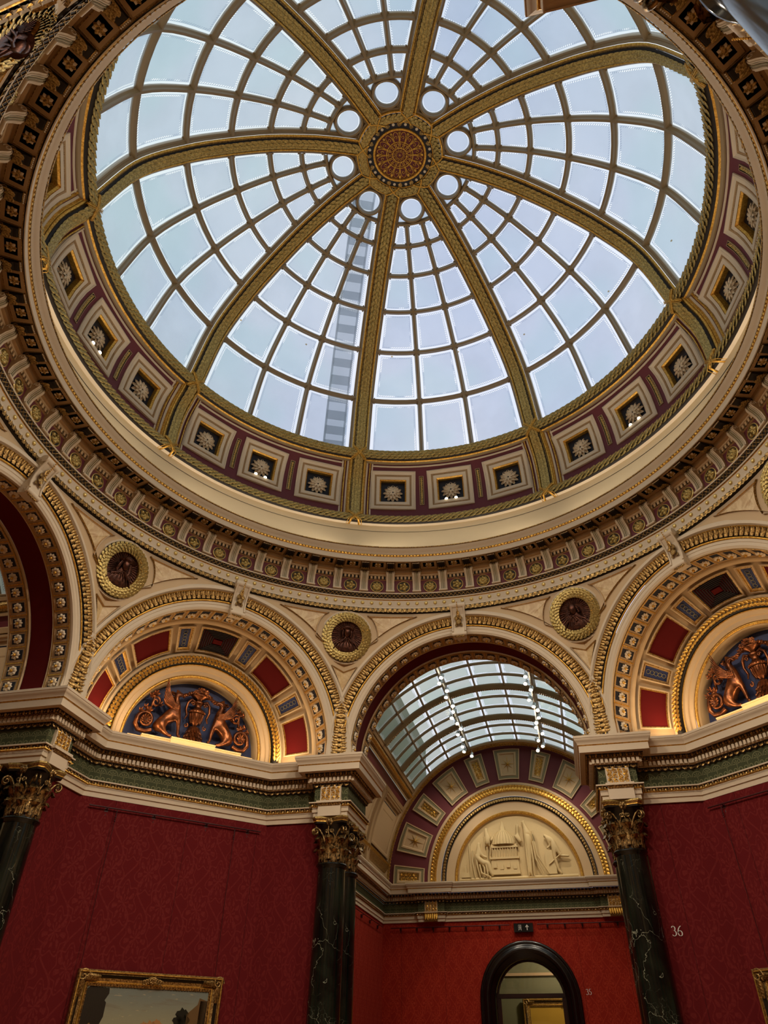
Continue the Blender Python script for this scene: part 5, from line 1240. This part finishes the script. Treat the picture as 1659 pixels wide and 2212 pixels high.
def harbour(m, f):
    P = lambda L, mt: m.add([f(*p) for p in L], [list(range(len(L)))], mt, False)
    P([(.0, 0), (.15, 0), (.15, .62), (.17, .70), (.17, .84), (.155, .86), (.18, .93), (.175, .985), (.03, 1.0), (.0, .97)], PDARK); P([(.055, .2), (.10, .2), (.10, .60), (.075, .64), (.05, .60)], SKYP)
    P([(.84, 0), (1, 0), (1, .90), (.93, .93), (.92, .86), (.84, .76)], PBLD); P([(.93, 0), (1, 0), (1, .90), (.94, .90)], PDARK)
    for i in range(5): P([(.855 + .014 * i, .40), (.862 + .014 * i, .40), (.862 + .014 * i, .60 + .015 * i), (.855 + .014 * i, .60 + .015 * i)], PDARK)
    for (x, y, r, mt) in ((.80, .74, .05, PTREE), (.77, .68, .04, PTREE), (.83, .68, .04, PTREE), (.79, .62, .04, PTREE), (.50, .62, .03, PCLD), (.60, .64, .035, PCLD), (.55, .60, .05, PCLD), (.65, .58, .045, PCLD)): P([(x + r * (1 + .25 * sin(5 * a)) * cos(a), y + r * 1.5 * (1 + .2 * cos(7 * a)) * sin(a), .0005 * 0) for a in lin(0, 6.0, 14)], mt)
    P([(.785, .0), (.80, .0), (.80, .66), (.785, .66)], PTREE)
# pictures in the two splayed bays (griffin frame, facing -y, plane n = 7.33+)
PN = 7.325
t0 = empty('framed_painting', (.085, PN, 2.0), 'gilt-framed painting of an evening sky with dark ruins, on the left crimson wall', 'painting'); painting(t0, (.085, PN, 1.98), 2.31, 1.60, .195, SKYP, scene_=harbour); turn(t0, 45 * 7)
t0 = empty('framed_painting', (-.30, PN, 2.0), 'gilt frame corner at the right edge of the photo on the right crimson wall', 'painting'); painting(t0, (-.12, PN, 1.95), 2.98, 1.68, .20, mk_canvas('painted_hills', srgb(120, 120, 110), srgb(110, 100, 80), srgb(60, 52, 36)), scene_=None); turn(t0, 45)
t0 = empty('framed_painting', (.75, 21.9, 2.3), 'large gilt-framed yellow picture seen through the arched doorway', 'painting'); painting(t0, (.95, 21.9, 2.45), 2.9, 2.1, .22, paint('ochre_canvas', srgb(178, 138, 46), .4, .15))
# hanging rails, brackets, wires
def rail_parts(root, a, b, z, n, xs, ex=.07):
    m = MB(); m.tube([(a, n - ex, z), (b, n - ex, z)], .012, RAILM, 8); 
    m.build('rod', root, root.location)
    for x in xs:
        m = MB(); m.tube([(x, n, z - .03), (x, n - ex, z)], .01, RAILM, 6); m.box((x, n - .01, z - .03), (.03, .012, .03), RAILM); m.tube([(x, n - .005, z - .02), (x, n - .01, z - .12)], .012, RAILM, 6); m.build('bracket', root, root.location)
WN = 7.355
for k, (a, b, xs, ws) in {7: (-1.557, 1.595, (-1.25, -.42, .55, 1.36), (-1.08, 1.09)), 1: (-1.636, 1.55, (-1.36, -.5, .45, 1.3), (-1.385, 1.2))}.items():
    t0 = empty('hanging_rail', ((a + b) / 2, WN, 5.03), 'dark red picture-hanging rail under the entablature on the %s crimson wall' % side_n[k], 'rail'); rail_parts(t0, a, b, 5.03, WN, xs); turn(t0, 45 * k)
    for i, x in enumerate(ws):
        m = MB(); x2 = x + (.03 if i == 0 else .02); m.tube([(x, WN - .07, 5.02), (x, WN - .07, 4.90)], .009, RAILM, 6); m.tube([(x, WN - .07, 4.90), (x + .005, WN - .05, 4.0), (x2, WN - .06, 2.80)], .0045, RAILM, 5)
        for q in range(3): m.ball((x, WN - .07, 4.90 - .03 * q), .014, RAILM, 6, 5)
        o = tag(m.build('hanging_wire', None, (x, WN - .07, 5.02)), '%s wire holding the painting from the rail on the %s crimson wall' % ('left' if i == 0 else 'right', side_n[k]), 'wire'); turn(o, 45 * k)
for nm, (a, b) in {'left': (-4.1, -.42), 'right': (.42, 4.1)}.items():
    t0 = empty('hanging_rail', ((a + b) / 2, YE, 5.02), 'thin dark rail above the doorway, %s of the exit sign' % nm, 'rail'); rail_parts(t0, a, b, 5.03, YE + .03, lin(a + .3, b - .3, 6), .08)
for sx, nm in ((-1, 'left'), (1, 'right')):
    t0 = empty('hanging_rail', (sx * HW, 12.5, 5.02), 'thin dark rail along the %s wall of the room beyond the arch' % nm, 'rail'); m = MB(); m.tube([(sx * (HW - .06), 7.8, 5.03), (sx * (HW - .06), 17.6, 5.03)], .012, RAILM, 6); m.build('rod', t0, t0.location)
    for y in lin(8.4, 17.2, 9): m = MB(); m.tube([(sx * (HW + .02), y, 5.0), (sx * (HW - .06), y, 5.03)], .012, RAILM, 6); m.box((sx * (HW + .01), y, 4.98), (.02, .04, .04), RAILM); m.build('bracket', t0, t0.location)
# exit sign
t0 = empty('exit_sign', (0, YE - .03, 4.96), 'small black sign with a running figure and an upward arrow above the doorway', 'sign')
m = MB(); m.box((0, YE - .02, 4.955), (.285, .03, .112), SIGN); m.build('plate', t0, t0.location)
m = MB(); y = YE - .052
def poly(L, mt=WHITE): m.prism([(p[0], p[1]) for p in L], lambda u, v, h: (u, y - h, 4.955 + v), 0, .003, mt)
poly([(.055, .01), (.11, .075), (.165, .01), (.14, .005), (.122, .03), (.122, -.07), (.098, -.07), (.098, .03), (.08, .005)]); m.build('arrow', t0, t0.location)
m = MB()
for (a, b, c, d) in ((-.15, -.142, -.075, .07), (-.068, -.06, -.075, .07), (-.15, -.06, .062, .07)): poly([(a, c), (b, c), (b, d), (a, d)])
poly([(-.098 + .012 * cos(a), .045 + .012 * sin(a)) for a in lin(0, 5.8, 10)]); poly([(-.115, .0), (-.10, .032), (-.088, .03), (-.096, -.005), (-.082, -.03), (-.082, -.06), (-.092, -.06), (-.094, -.035), (-.11, -.012)]); poly([(-.108, -.01), (-.10, -.02), (-.118, -.05), (-.135, -.055), (-.137, -.045), (-.122, -.038)]); poly([(-.12, .028), (-.10, .03), (-.082, .005), (-.072, .012), (-.07, .004), (-.084, -.008), (-.10, .012), (-.118, .018), (-.128, -.002), (-.136, .004)])
m.build('running_figure', t0, t0.location)
# room numbers: ribbon numerals with thick and thin strokes
def numeral(ch, H):
    A = lambda cx, cy, rx, ry, a, b, n=14: [(cx + rx * cos(rad(t)), cy + ry * sin(rad(t))) for t in lin(a, b, n)]
    D = {'3': [A(.26, .76, .19, .22, 160, -80), A(.25, .29, .24, .27, 85, -150)], '6': [[(.50, .98), (.34, .88), (.19, .68), (.10, .44), (.09, .28)] + A(.31, .27, .22, .26, 180, 540)], '5': [[(.46, .98), (.17, .97), (.13, .55)] + A(.24, .30, .23, .27, 115, -145)]}
    out = []
    for P in D[ch]:
        L = []; R = []
        for i, p in enumerate(P):
            a = P[max(i - 1, 0)]; b = P[min(i + 1, len(P) - 1)]; dx, dy = b[0] - a[0], b[1] - a[1]; l = math.hypot(dx, dy) or 1; w = .018 + .04 * abs(dy / l) ** 1.5
            if i in (0, len(P) - 1): w = .03
            L.append(((p[0] - dy / l * w) * H, (p[1] + dx / l * w) * H)); R.append(((p[0] + dy / l * w) * H, (p[1] - dx / l * w) * H))
        out.append((L, R))
    return out
def number(txt, H, org, label, adv=.62):
    t0 = empty('room_number', org, label, 'number'); x0 = -len(txt) * adv * H / 2
    for c, ch in enumerate(txt):
        m = MB()
        for L, R in numeral(ch, H):
            f = lambda p, h: (org[0] + x0 + c * adv * H + p[0], org[1] - h, org[2] - H / 2 + p[1])
            m.grid([[f(l, .004), f(r, .004)] for l, r in zip(L, R)], WHITE, False)
            for X in (L, R): m.grid([[f(p, 0), f(p, .004)] for p in X], WHITE, False)
        m.build('numeral', t0, org)
number('36', .135, (3.07, 6.415, 3.31), 'white numerals 36 on the crimson wall right of the open arch')
number('35', .135, (1.66, YE + .02, 3.38), 'small white numerals 35 on the scarlet wall right of the doorway')
# frieze blocks and corbels of the end wall
for sx in (-1, 1):
    m = MB(); yb = YE - .08; fb = lambda u, v, h: (u, yb - .04 - h, v); xc = sx * 2.8
    m.box((xc, yb - .01, 5.56), (.2, .03, .13), CREAM2); scrollwork(m, GOLD, fb, xc - .18, xc + .18, 5.44, 5.68, 1, 1, 0, 4, 3); m.box((xc, yb - .035, 5.30), (.20, .05, .12), GOLDD); m.box((xc, yb - .05, 5.41), (.22, .07, .018), CREAM2)
    for k in range(6): place(m, LEAFS, GOLD, lambda u, v, h: (u, yb - .085 - h, v), xc - .17 + .068 * k, 5.30, 0, .08, rot=PI, sy=.18, sz=.08)
    tag(m.build('gilded_frieze_block', None, (xc, yb, 5.43)), 'small gilded block with a carved corbel on the far wall, %s of the plaster relief' % ('left' if sx < 0 else 'right'), 'ornament')
# plaster relief in the far lunette
t0 = empty('plaster_relief', (0, YE + .12, 6.25), 'cream plaster relief of robed figures round a domed building in the far lunette', 'relief'); YP = YE + .10
RR_ = lambda x, z, h=0.0: (x, YP - h, z)
def flat(T, k=.55):
    V = np.array(T[0]); V[:, 1] = YP - np.clip(-(V[:, 1]) * k + .02, 0, .3); return V, T[1]
def figure(name, nodes, edges, extra=None):
    V, F = skin_try({k: (v[0], -.05, v[1], v[2]) for k, v in nodes.items()}, edges); m = MB(); m.add(*flat((V, F), 1.0), PLASTER)
    if extra: extra(m)
    m.build(name, t0, t0.location)
m = MB(); m.tube([RR_(-1.86, 6.30, .04), RR_(1.86, 6.30, .04)], .045, PLASTER, 8)
m.build('ground_line', t0, t0.location)
m = MB(); bx = -.38; f = lambda u, v, h: RR_(bx + u, v, h)
rows = [[f(r * cos(rad(t)), z, .02 + .16 * r / .38 * sin(rad(t)) * 1.0) for t in lin(0, 180, 16)] for r, z in ((.38, 7.26), (.375, 7.36), (.34, 7.48), (.27, 7.58), (.17, 7.66), (.07, 7.70), (.07, 7.82), (.05, 7.86), (.01, 7.98))]
m.grid(rows, PLASTER, flip=True)
for k in range(11): t = 8 + 16.4 * k; m.tube([f(r * cos(rad(t)), z, .03 + .16 * r / .38 * sin(rad(t))) for r, z in ((.38, 7.28), (.34, 7.48), (.27, 7.58), (.17, 7.66))], .010, PLASTER, 4)
for (w_, z0, z1, h) in ((.46, 6.40, 6.52, .10), (.44, 6.52, 6.84, .06), (.47, 6.84, 6.90, .10), (.41, 6.90, 7.16, .06), (.45, 7.16, 7.20, .11), (.42, 7.20, 7.27, .07)): m.box((bx, YP - h / 2 + .02, (z0 + z1) / 2), (w_, h / 2 + .02, (z1 - z0) / 2), PLASTER)
for k in range(10): x = -.38 + .76 * k / 9; m.tube([f(x, 6.90, .09), f(x, 7.16, .09)], .016, PLASTER, 6); m.ball(f(x, 7.29, .06), .02, PLASTER, 6, 5)
for k in range(4): m.box((bx - .32 + .21 * k, YP - .08, 6.66 - .05 * (k % 2)), (.055, .02, .07), PLASTER)
m.build('domed_building', t0, t0.location)
def folds(pts_list, r=.028):
    def g(m):
        for P in pts_list: m.tube([RR_(x, z, .12) for x, z in P], [r] * (len(P) - 1) + [r * .5], PLASTER, 6)
    return g
figure('seated_woman', {'hip': (-1.22, 6.75, .13), 'waist': (-1.25, 6.95, .10), 'chest': (-1.24, 7.12, .12), 'neck': (-1.20, 7.24, .05), 'head': (-1.17, 7.36, .075), 'elbow': (-1.10, 6.95, .05), 'hand': (-.90, 6.88, .035), 'knee': (-.92, 6.74, .10), 'shin': (-.88, 6.52, .08), 'foot': (-.78, 6.36, .05)},
       [('hip', 'waist'), ('waist', 'chest'), ('chest', 'neck'), ('neck', 'head'), ('chest', 'elbow'), ('elbow', 'hand'), ('hip', 'knee'), ('knee', 'shin'), ('shin', 'foot')], folds([[(-1.38, 7.1), (-1.42, 6.8), (-1.36, 6.34)], [(-1.30, 7.0), (-1.28, 6.7), (-1.20, 6.34)], [(-1.15, 6.78), (-1.05, 6.6), (-1.05, 6.34)], [(-1.0, 6.74), (-.96, 6.5), (-.95, 6.34)], [(-1.5, 7.3), (-1.5, 6.34)], [(-1.2, 6.7), (-1.15, 6.45), (-.85, 6.33)]], .035))
figure('man_holding_scroll', {'chest': (-.92, 7.52, .12), 'waist': (-.90, 7.36, .11), 'neck': (-.92, 7.66, .05), 'head': (-.91, 7.78, .075), 'elbow': (-.76, 7.38, .045), 'hand': (-.70, 7.50, .03), 'lap': (-.88, 7.24, .10)}, [('chest', 'waist'), ('waist', 'lap'), ('chest', 'neck'), ('neck', 'head'), ('chest', 'elbow'), ('elbow', 'hand')], folds([[(-1.0, 7.5), (-.98, 7.22)], [(-.86, 7.5), (-.84, 7.22)], [(-.92, 7.2), (-.92, 6.5)], [(-.80, 7.2), (-.82, 6.95)]], .025))
figure('standing_architect', {'waist': (.42, 7.42, .13), 'chest': (.40, 7.66, .14), 'neck': (.34, 7.82, .05), 'head': (.30, 7.94, .075), 'elbow': (.54, 7.46, .05), 'hand': (.50, 7.22, .035), 'hip': (.42, 7.22, .12), 'knee': (.40, 6.80, .09), 'foot': (.38, 6.34, .08)}, [('waist', 'chest'), ('chest', 'neck'), ('neck', 'head'), ('chest', 'elbow'), ('elbow', 'hand'), ('waist', 'hip'), ('hip', 'knee'), ('knee', 'foot')],
       folds([[(.34, 7.3), (.33, 6.9), (.34, 6.33)], [(.42, 7.3), (.42, 6.8), (.43, 6.33)], [(.50, 7.2), (.52, 6.8), (.50, 6.33)], [(.58, 7.5), (.66, 6.9), (.98, 6.36)], [(.56, 7.3), (.60, 6.8), (.80, 6.36)], [(.58, 7.6), (.62, 7.3), (.56, 7.25)]], .032))
figure('leaning_figure', {'chest': (.12, 7.45, .08), 'neck': (.10, 7.56, .035), 'head': (.12, 7.85, .06), 'arm': (-.02, 7.5, .035), 'waist': (.18, 7.28, .07)}, [('chest', 'neck'), ('neck', 'head'), ('chest', 'arm'), ('chest', 'waist')])
figure('bending_workman', {'hip': (1.22, 7.12, .10), 'back': (1.18, 7.34, .09), 'chest': (1.05, 7.42, .09), 'neck': (.98, 7.46, .04), 'head': (.92, 7.46, .07), 'elbow': (1.10, 7.16, .04), 'hand': (.98, 7.08, .03), 'knee': (1.20, 6.80, .06), 'ankle': (1.28, 6.45, .04), 'foot': (1.38, 6.35, .035), 'knee2': (1.40, 6.86, .05), 'foot2': (1.66, 6.84, .035)}, [('hip', 'back'), ('back', 'chest'), ('chest', 'neck'), ('neck', 'head'), ('chest', 'elbow'), ('elbow', 'hand'), ('hip', 'knee'), ('knee', 'ankle'), ('ankle', 'foot'), ('hip', 'knee2'), ('knee2', 'foot2')])
m = MB(); m.box((1.06, YP - .06, 6.70), (.16, .02, .34), PLASTER); m.build('board', t0, t0.location); m = MB(); m.tube([RR_(1.0, 6.62, .1), RR_(1.42, 6.92, .1)], .02, PLASTER, 6); m.build('saw', t0, t0.location); m = MB(); m.box((-1.66, YP - .05, 6.42), (.14, .05, .07), PLASTER); m.box((-1.66, YP - .04, 6.60), (.03, .03, .12), PLASTER); m.build('pedestal', t0, t0.location)
# spotlight tracks in the room beyond
rs = random.Random(11)
for sx, nm in ((-1, 'left'), (1, 'right')):
    p = va(90 - sx * 17.5, 12.6, .22); y0, y1 = 8.0, 17.3
    t0 = empty('lighting_track', p, '%s steel lighting track hanging under the glass vault' % nm, 'track'); m = MB(); m.box((p[0], (y0 + y1) / 2, p[2]), (.02, (y1 - y0) / 2, .015), STEEL); m.build('rail', t0, p)
    for y in (8.33, 10.7, 13.07, 15.44): m = MB(); m.tube([va(90 - sx * 17.5, y, .08), (p[0], y, p[2])], .008, STEEL, 5); m.build('hanger', t0, p)
    proto = None; Yq = [8.8, 9.5, 10.3, 10.9, 11.3, 11.8, 12.2, 12.9, 13.4, 13.8, 14.3, 14.8, 15.2, 15.7, 16.3, 16.8, 17.25]
    for i, y in enumerate(Yq):
        off = rs.choice((-.09, .0, .09)); q = (p[0] + off, y, p[2] - .06)
        if proto is None:
            proto = empty('spotlight', q, 'x', 'spotlight', '%s row of spotlights under the glass vault' % nm)
            m = MB(); d = np.array([0, -.55, -.83]); c = np.array(q) + (0, 0, -.10); m.tube([np.array(q) + (0, 0, .05), c], .010, STEEL, 6); m.tube([c - d * .09, c - d * .05, c + d * .07], [.03, .055, .065], STEEL, 12); m.build('housing', proto, q)
            m = MB(); m.ball(c + d * .068, .055, BULB, 10, 6, (1, 1, .6)); m.build('lit_lens', proto, q); o = proto
        else: o = copy_tree(proto); o.location = q
        o.rotation_euler = (rs.uniform(-.3, .3), 0, rs.uniform(-.8, .8)); o['label'] = 'small lit spotlight in the row on the %s track under the glass vault' % nm
# ================================================================== FLOOR, OUTSIDE
def mk_floor():
    t = NT('oak_boards'); co = t.coord(); mp = t.n('ShaderNodeMapping'); t.put(mp.inputs[0], co); mp.inputs['Scale'].default_value = (1, 8, 1); f = t.noise(3, 5, .6, mp.outputs[0])
    t.bsdf(t.mix(f, srgb(120, 84, 52), srgb(158, 116, 74)), .35); return t.m
mb = MB(); mb.add([(-24, -24, 0), (24, -24, 0), (24, 24, 0), (-24, 24, 0)], [[0, 1, 2, 3]], mk_floor(), False); struct(mb, 'floor')
# unseen roof over the corners, added to block sky leaks between drum and rooms
mb = MB(); ROOF = paint('sky_block_grey', srgb(150, 150, 150), .7)
for k in GRIF:
    a = -45 * k + 90
    P = [(6.3 * cos(rad(a + t)), 6.3 * sin(rad(a + t)), 11.0) for t in lin(-22.5, 22.5, 8)] + [(14 * cos(rad(a + t)), 14 * sin(rad(a + t)), 11.0) for t in lin(17, -17, 4)]; mb.add(P, [list(range(len(P)))], ROOF, False)
strips(mb, [(ROOF, [(6.35, 9.0), (6.35, 13.3), (5.85, 13.42)])], lambda u, R, z: cyl(R, u, z), lin(0, 360, 64)); struct(mb, 'ceiling_sky_block')
mb = MB()
for k in GRIF:
    c = np.array([sin(rad(45 * k)), cos(rad(45 * k))]); tt = np.array([c[1], -c[0]])
    P = [c * n + tt * t for t, n in ((-2.0, 8.2), (2.0, 8.2))]; mb.add([(*P[0], 0), (*P[1], 0), (*P[1], 11), (*P[0], 11)], [[0, 1, 2, 3]], ROOF, False)
struct(mb, 'wall_sky_block')  # unseen planes added behind the lunettes to stop sky leaks
# stepped ladder outside the dome; translucent material stands in for the panes' blur
def mk_blur():
    t = NT('translucent_blur'); a_ = t.n('ShaderNodeBsdfTransparent'); a_.inputs[0].default_value = (.86, .88, .9, 1); b_ = t.n('ShaderNodeBsdfTranslucent'); b_.inputs[0].default_value = (.6, .6, .62, 1)
    m_ = t.n('ShaderNodeMixShader'); m_.inputs[0].default_value = .5; t.put(m_.inputs[1], a_.outputs[0]); t.put(m_.inputs[2], b_.outputs[0]); t.t.links.new(m_.outputs[0], t.out.inputs[0]); return t.m
STK = mk_blur()
lx = lambda x, u, h: domex(-.64 + x, u, h, -22.5)
t0 = empty('roof_ladder', lx(0, SWA, -.5), 'broad grey stepped ladder outside the dome, blurred behind the panes left of the lowest rib', 'ladder')
for sg in (-1, 1): m = MB(); m.tube([lx(sg * .25, u, -.5) for u in lin(SWA - .3, _SL[-1] - 1.2, 16)], .03, STK, 6); m.build('side_rail', t0, t0.location)
u = SWA
while u < _SL[-1] - 1.3:
    m = MB(); P = [lx(-.25, u, -.52), lx(.25, u, -.52), lx(.25, u + .2, -.46), lx(-.25, u + .2, -.46)]; P2 = [lx(-.25, u, -.55), lx(.25, u, -.55), lx(.25, u + .2, -.49), lx(-.25, u + .2, -.49)]; m.hexa(P + P2, STK); m.build('tread', t0, t0.location); u += .42
m = MB(); m.grid([[lx(x, u, -.60) for x in (-.27, .27)] for u in lin(SWA - .3, _SL[-1] - 1.2, 16)], STK); m.build('blur_sheet', t0, t0.location)  # added sheet, softens the treads into one hazy band
# block added outside to darken the left side of the glass vault
ob = MB(); ob.box((-17.5, 21, 8), (12, 12, 8.0), paint('pane_dimmer_grey', srgb(118, 116, 96), .8, .2)); struct(ob, 'wall_pane_dimmer')
# ================================================================== WORLD AND LIGHTS
w = bpy.data.worlds.new('overcast_sky'); S.world = w; w.use_nodes = True; nt = w.node_tree
for n in list(nt.nodes): nt.nodes.remove(n)
N = lambda k, **kw: nt.nodes.new(k)
out = N('ShaderNodeOutputWorld'); bg = N('ShaderNodeBackground'); tc = N('ShaderNodeTexCoord'); no = N('ShaderNodeTexNoise'); no.inputs['Scale'].default_value = 2.2; no.inputs['Detail'].default_value = 5
rp = N('ShaderNodeValToRGB'); rp.color_ramp.elements[0].position = .35; rp.color_ramp.elements[0].color = (.68, .78, .92, 1); rp.color_ramp.elements[1].position = .65; rp.color_ramp.elements[1].color = (.94, .98, 1.0, 1)
sp = N('ShaderNodeSeparateXYZ'); ab = N('ShaderNodeMath'); ab.operation = 'ABSOLUTE'; sb = N('ShaderNodeMath'); sb.operation = 'SUBTRACT'; mr = N('ShaderNodeMapRange'); mr.interpolation_type = 'SMOOTHSTEP'; mr.inputs[1].default_value = -.1; mr.inputs[2].default_value = .55
nt.links.new(tc.outputs['Generated'], sp.inputs[0]); nt.links.new(sp.outputs[0], ab.inputs[0]); nt.links.new(sp.outputs[1], sb.inputs[0]); nt.links.new(ab.outputs[0], sb.inputs[1]); nt.links.new(sb.outputs[0], mr.inputs[0])
mxw = N('ShaderNodeMix'); mxw.data_type = 'RGBA'; mxw.blend_type = 'MULTIPLY'; mxw.inputs[0].default_value = 1; mxg = N('ShaderNodeMix'); mxg.data_type = 'RGBA'; mxg.inputs[6].default_value = (.98, 1.0, .93, 1); mxg.inputs[7].default_value = (1.04, 1.0, 1.06, 1); nt.links.new(mr.outputs[0], mxg.inputs[0]); nt.links.new(mxg.outputs[2], mxw.inputs[7])
nt.links.new(tc.outputs['Generated'], no.inputs['Vector']); nt.links.new(no.outputs['Fac'], rp.inputs[0]); nt.links.new(rp.outputs[0], mxw.inputs[6]); nt.links.new(mxw.outputs[2], bg.inputs[0]); bg.inputs[1].default_value = 1.0; nt.links.new(bg.outputs[0], out.inputs[0])
w.cycles.sampling_method = 'MANUAL'; w.cycles.sample_map_resolution = 256
def light(kind, name, loc, energy, color, rotz=0, **kw):
    L = bpy.data.lights.new(name, kind); L.energy = energy; L.color = color
    tgt = kw.pop('target', None)
    for k, v in kw.items(): setattr(L, k, v)
    o = bpy.data.objects.new(name, L); COL.objects.link(o); Rz = Matrix.Rotation(rad(-rotz), 3, 'Z'); p = Rz @ Vector(loc); o.location = p
    if tgt is not None: o.rotation_euler = ((Rz @ Vector(tgt)) - p).to_track_quat('-Z', 'Y').to_euler()
    return o
WARM = (1, .70, .40); WARM2 = (1, .84, .66)
for k in GRIF:   # concealed uplights on the cornice ledge of the lamp-lit lunettes
    light('AREA', 'ledge_uplight', (0, 7.04, 6.235), 10, WARM, 45 * k, shape='RECTANGLE', size=2.6, size_y=.06, target=(0, 7.12, 7.4))
    for sx in (-1, 1): light('AREA', 'ledge_uplight', (sx * 1.75, 6.75, 6.235), 8, WARM, 45 * k, shape='RECTANGLE', size=.5, size_y=.08, target=(sx * 1.5, 6.75, 8))
for k in range(8):   # pairs of lamps in the middle coffers shine down into the hall
    for sx in (-1, 1):
        p = domex(sx * .12, CS - .28, .30); light('SPOT', 'coffer_spot', p, 600, WARM2, 45 * k, spot_size=rad(80), spot_blend=.9, shadow_soft_size=.06, target=(sx * 1.5, -4.5, 3.0))
for k in range(8):   # added fill strips, hidden above the circular cornice, to brighten the drum
    light('AREA', 'drum_fill_light', (0, 5.62, 10.58), 17, (1, .88, .72), 45 * k, shape='RECTANGLE', size=4.2, size_y=.08, target=(0, 4.9, 12.5))
for k in OPEN:   # track lights in the vaulted rooms
    for sx in (-1, 1):
        for y in (9.5, 13.0, 16.4): light('SPOT', 'track_spot', (sx * 1.3, y, 9.95), 135, WARM2, 45 * k, spot_size=rad(110), spot_blend=.7, shadow_soft_size=.08, target=(sx * 3.6, y + (.8 if y > 16 else 0), 2.0))
        light('SPOT', 'track_spot', (sx * 1.0, 14.5, 9.95), 160, WARM2, 45 * k, spot_size=rad(75), spot_blend=.8, shadow_soft_size=.08, target=(sx * .8, YE, 6.2))
light('POINT', 'next_room_lamp', (1.5, 20, 5.3), 190, WARM2, shadow_soft_size=.2)
# ================================================================== CAMERA
yaw, pitch, roll = rad(-12.5924), rad(40.8803), rad(.363)
fw = Vector((sin(yaw) * cos(pitch), cos(yaw) * cos(pitch), sin(pitch))); rt = Vector((cos(yaw), -sin(yaw), 0)); up = rt.cross(fw)
r2 = cos(roll) * rt + sin(roll) * up; u2 = -sin(roll) * rt + cos(roll) * up
cd = bpy.data.cameras.new('camera'); cam = bpy.data.objects.new('camera', cd); COL.objects.link(cam)
M = Matrix((r2, u2, -fw)).transposed().to_4x4(); M.translation = Vector((1.5109, -7.0915, 1.6)); cam.matrix_world = M
cd.sensor_fit = 'VERTICAL'; cd.sensor_height = 36; cd.lens = 1493.9 * 36 / 2212; cd.shift_x = -22.98 / 2212; cd.shift_y = -80 / 2212; cd.clip_start = .05
S.camera = cam
S.view_settings.view_transform = 'Standard'; S.view_settings.look = 'None'; S.view_settings.gamma = 1; S.view_settings.exposure = .38; S.view_settings.use_curve_mapping = False
cy = S.cycles; cy.max_bounces = 6; cy.diffuse_bounces = 4; cy.glossy_bounces = 3; cy.transmission_bounces = 4; cy.transparent_max_bounces = 8; cy.use_denoising = True; cy.use_adaptive_sampling = True; cy.adaptive_threshold = .02; cy.sample_clamp_indirect = 8; cy.caustics_reflective = False; cy.caustics_refractive = False
try: cy.denoiser = 'OPENIMAGEDENOISE'
except Exception: pass
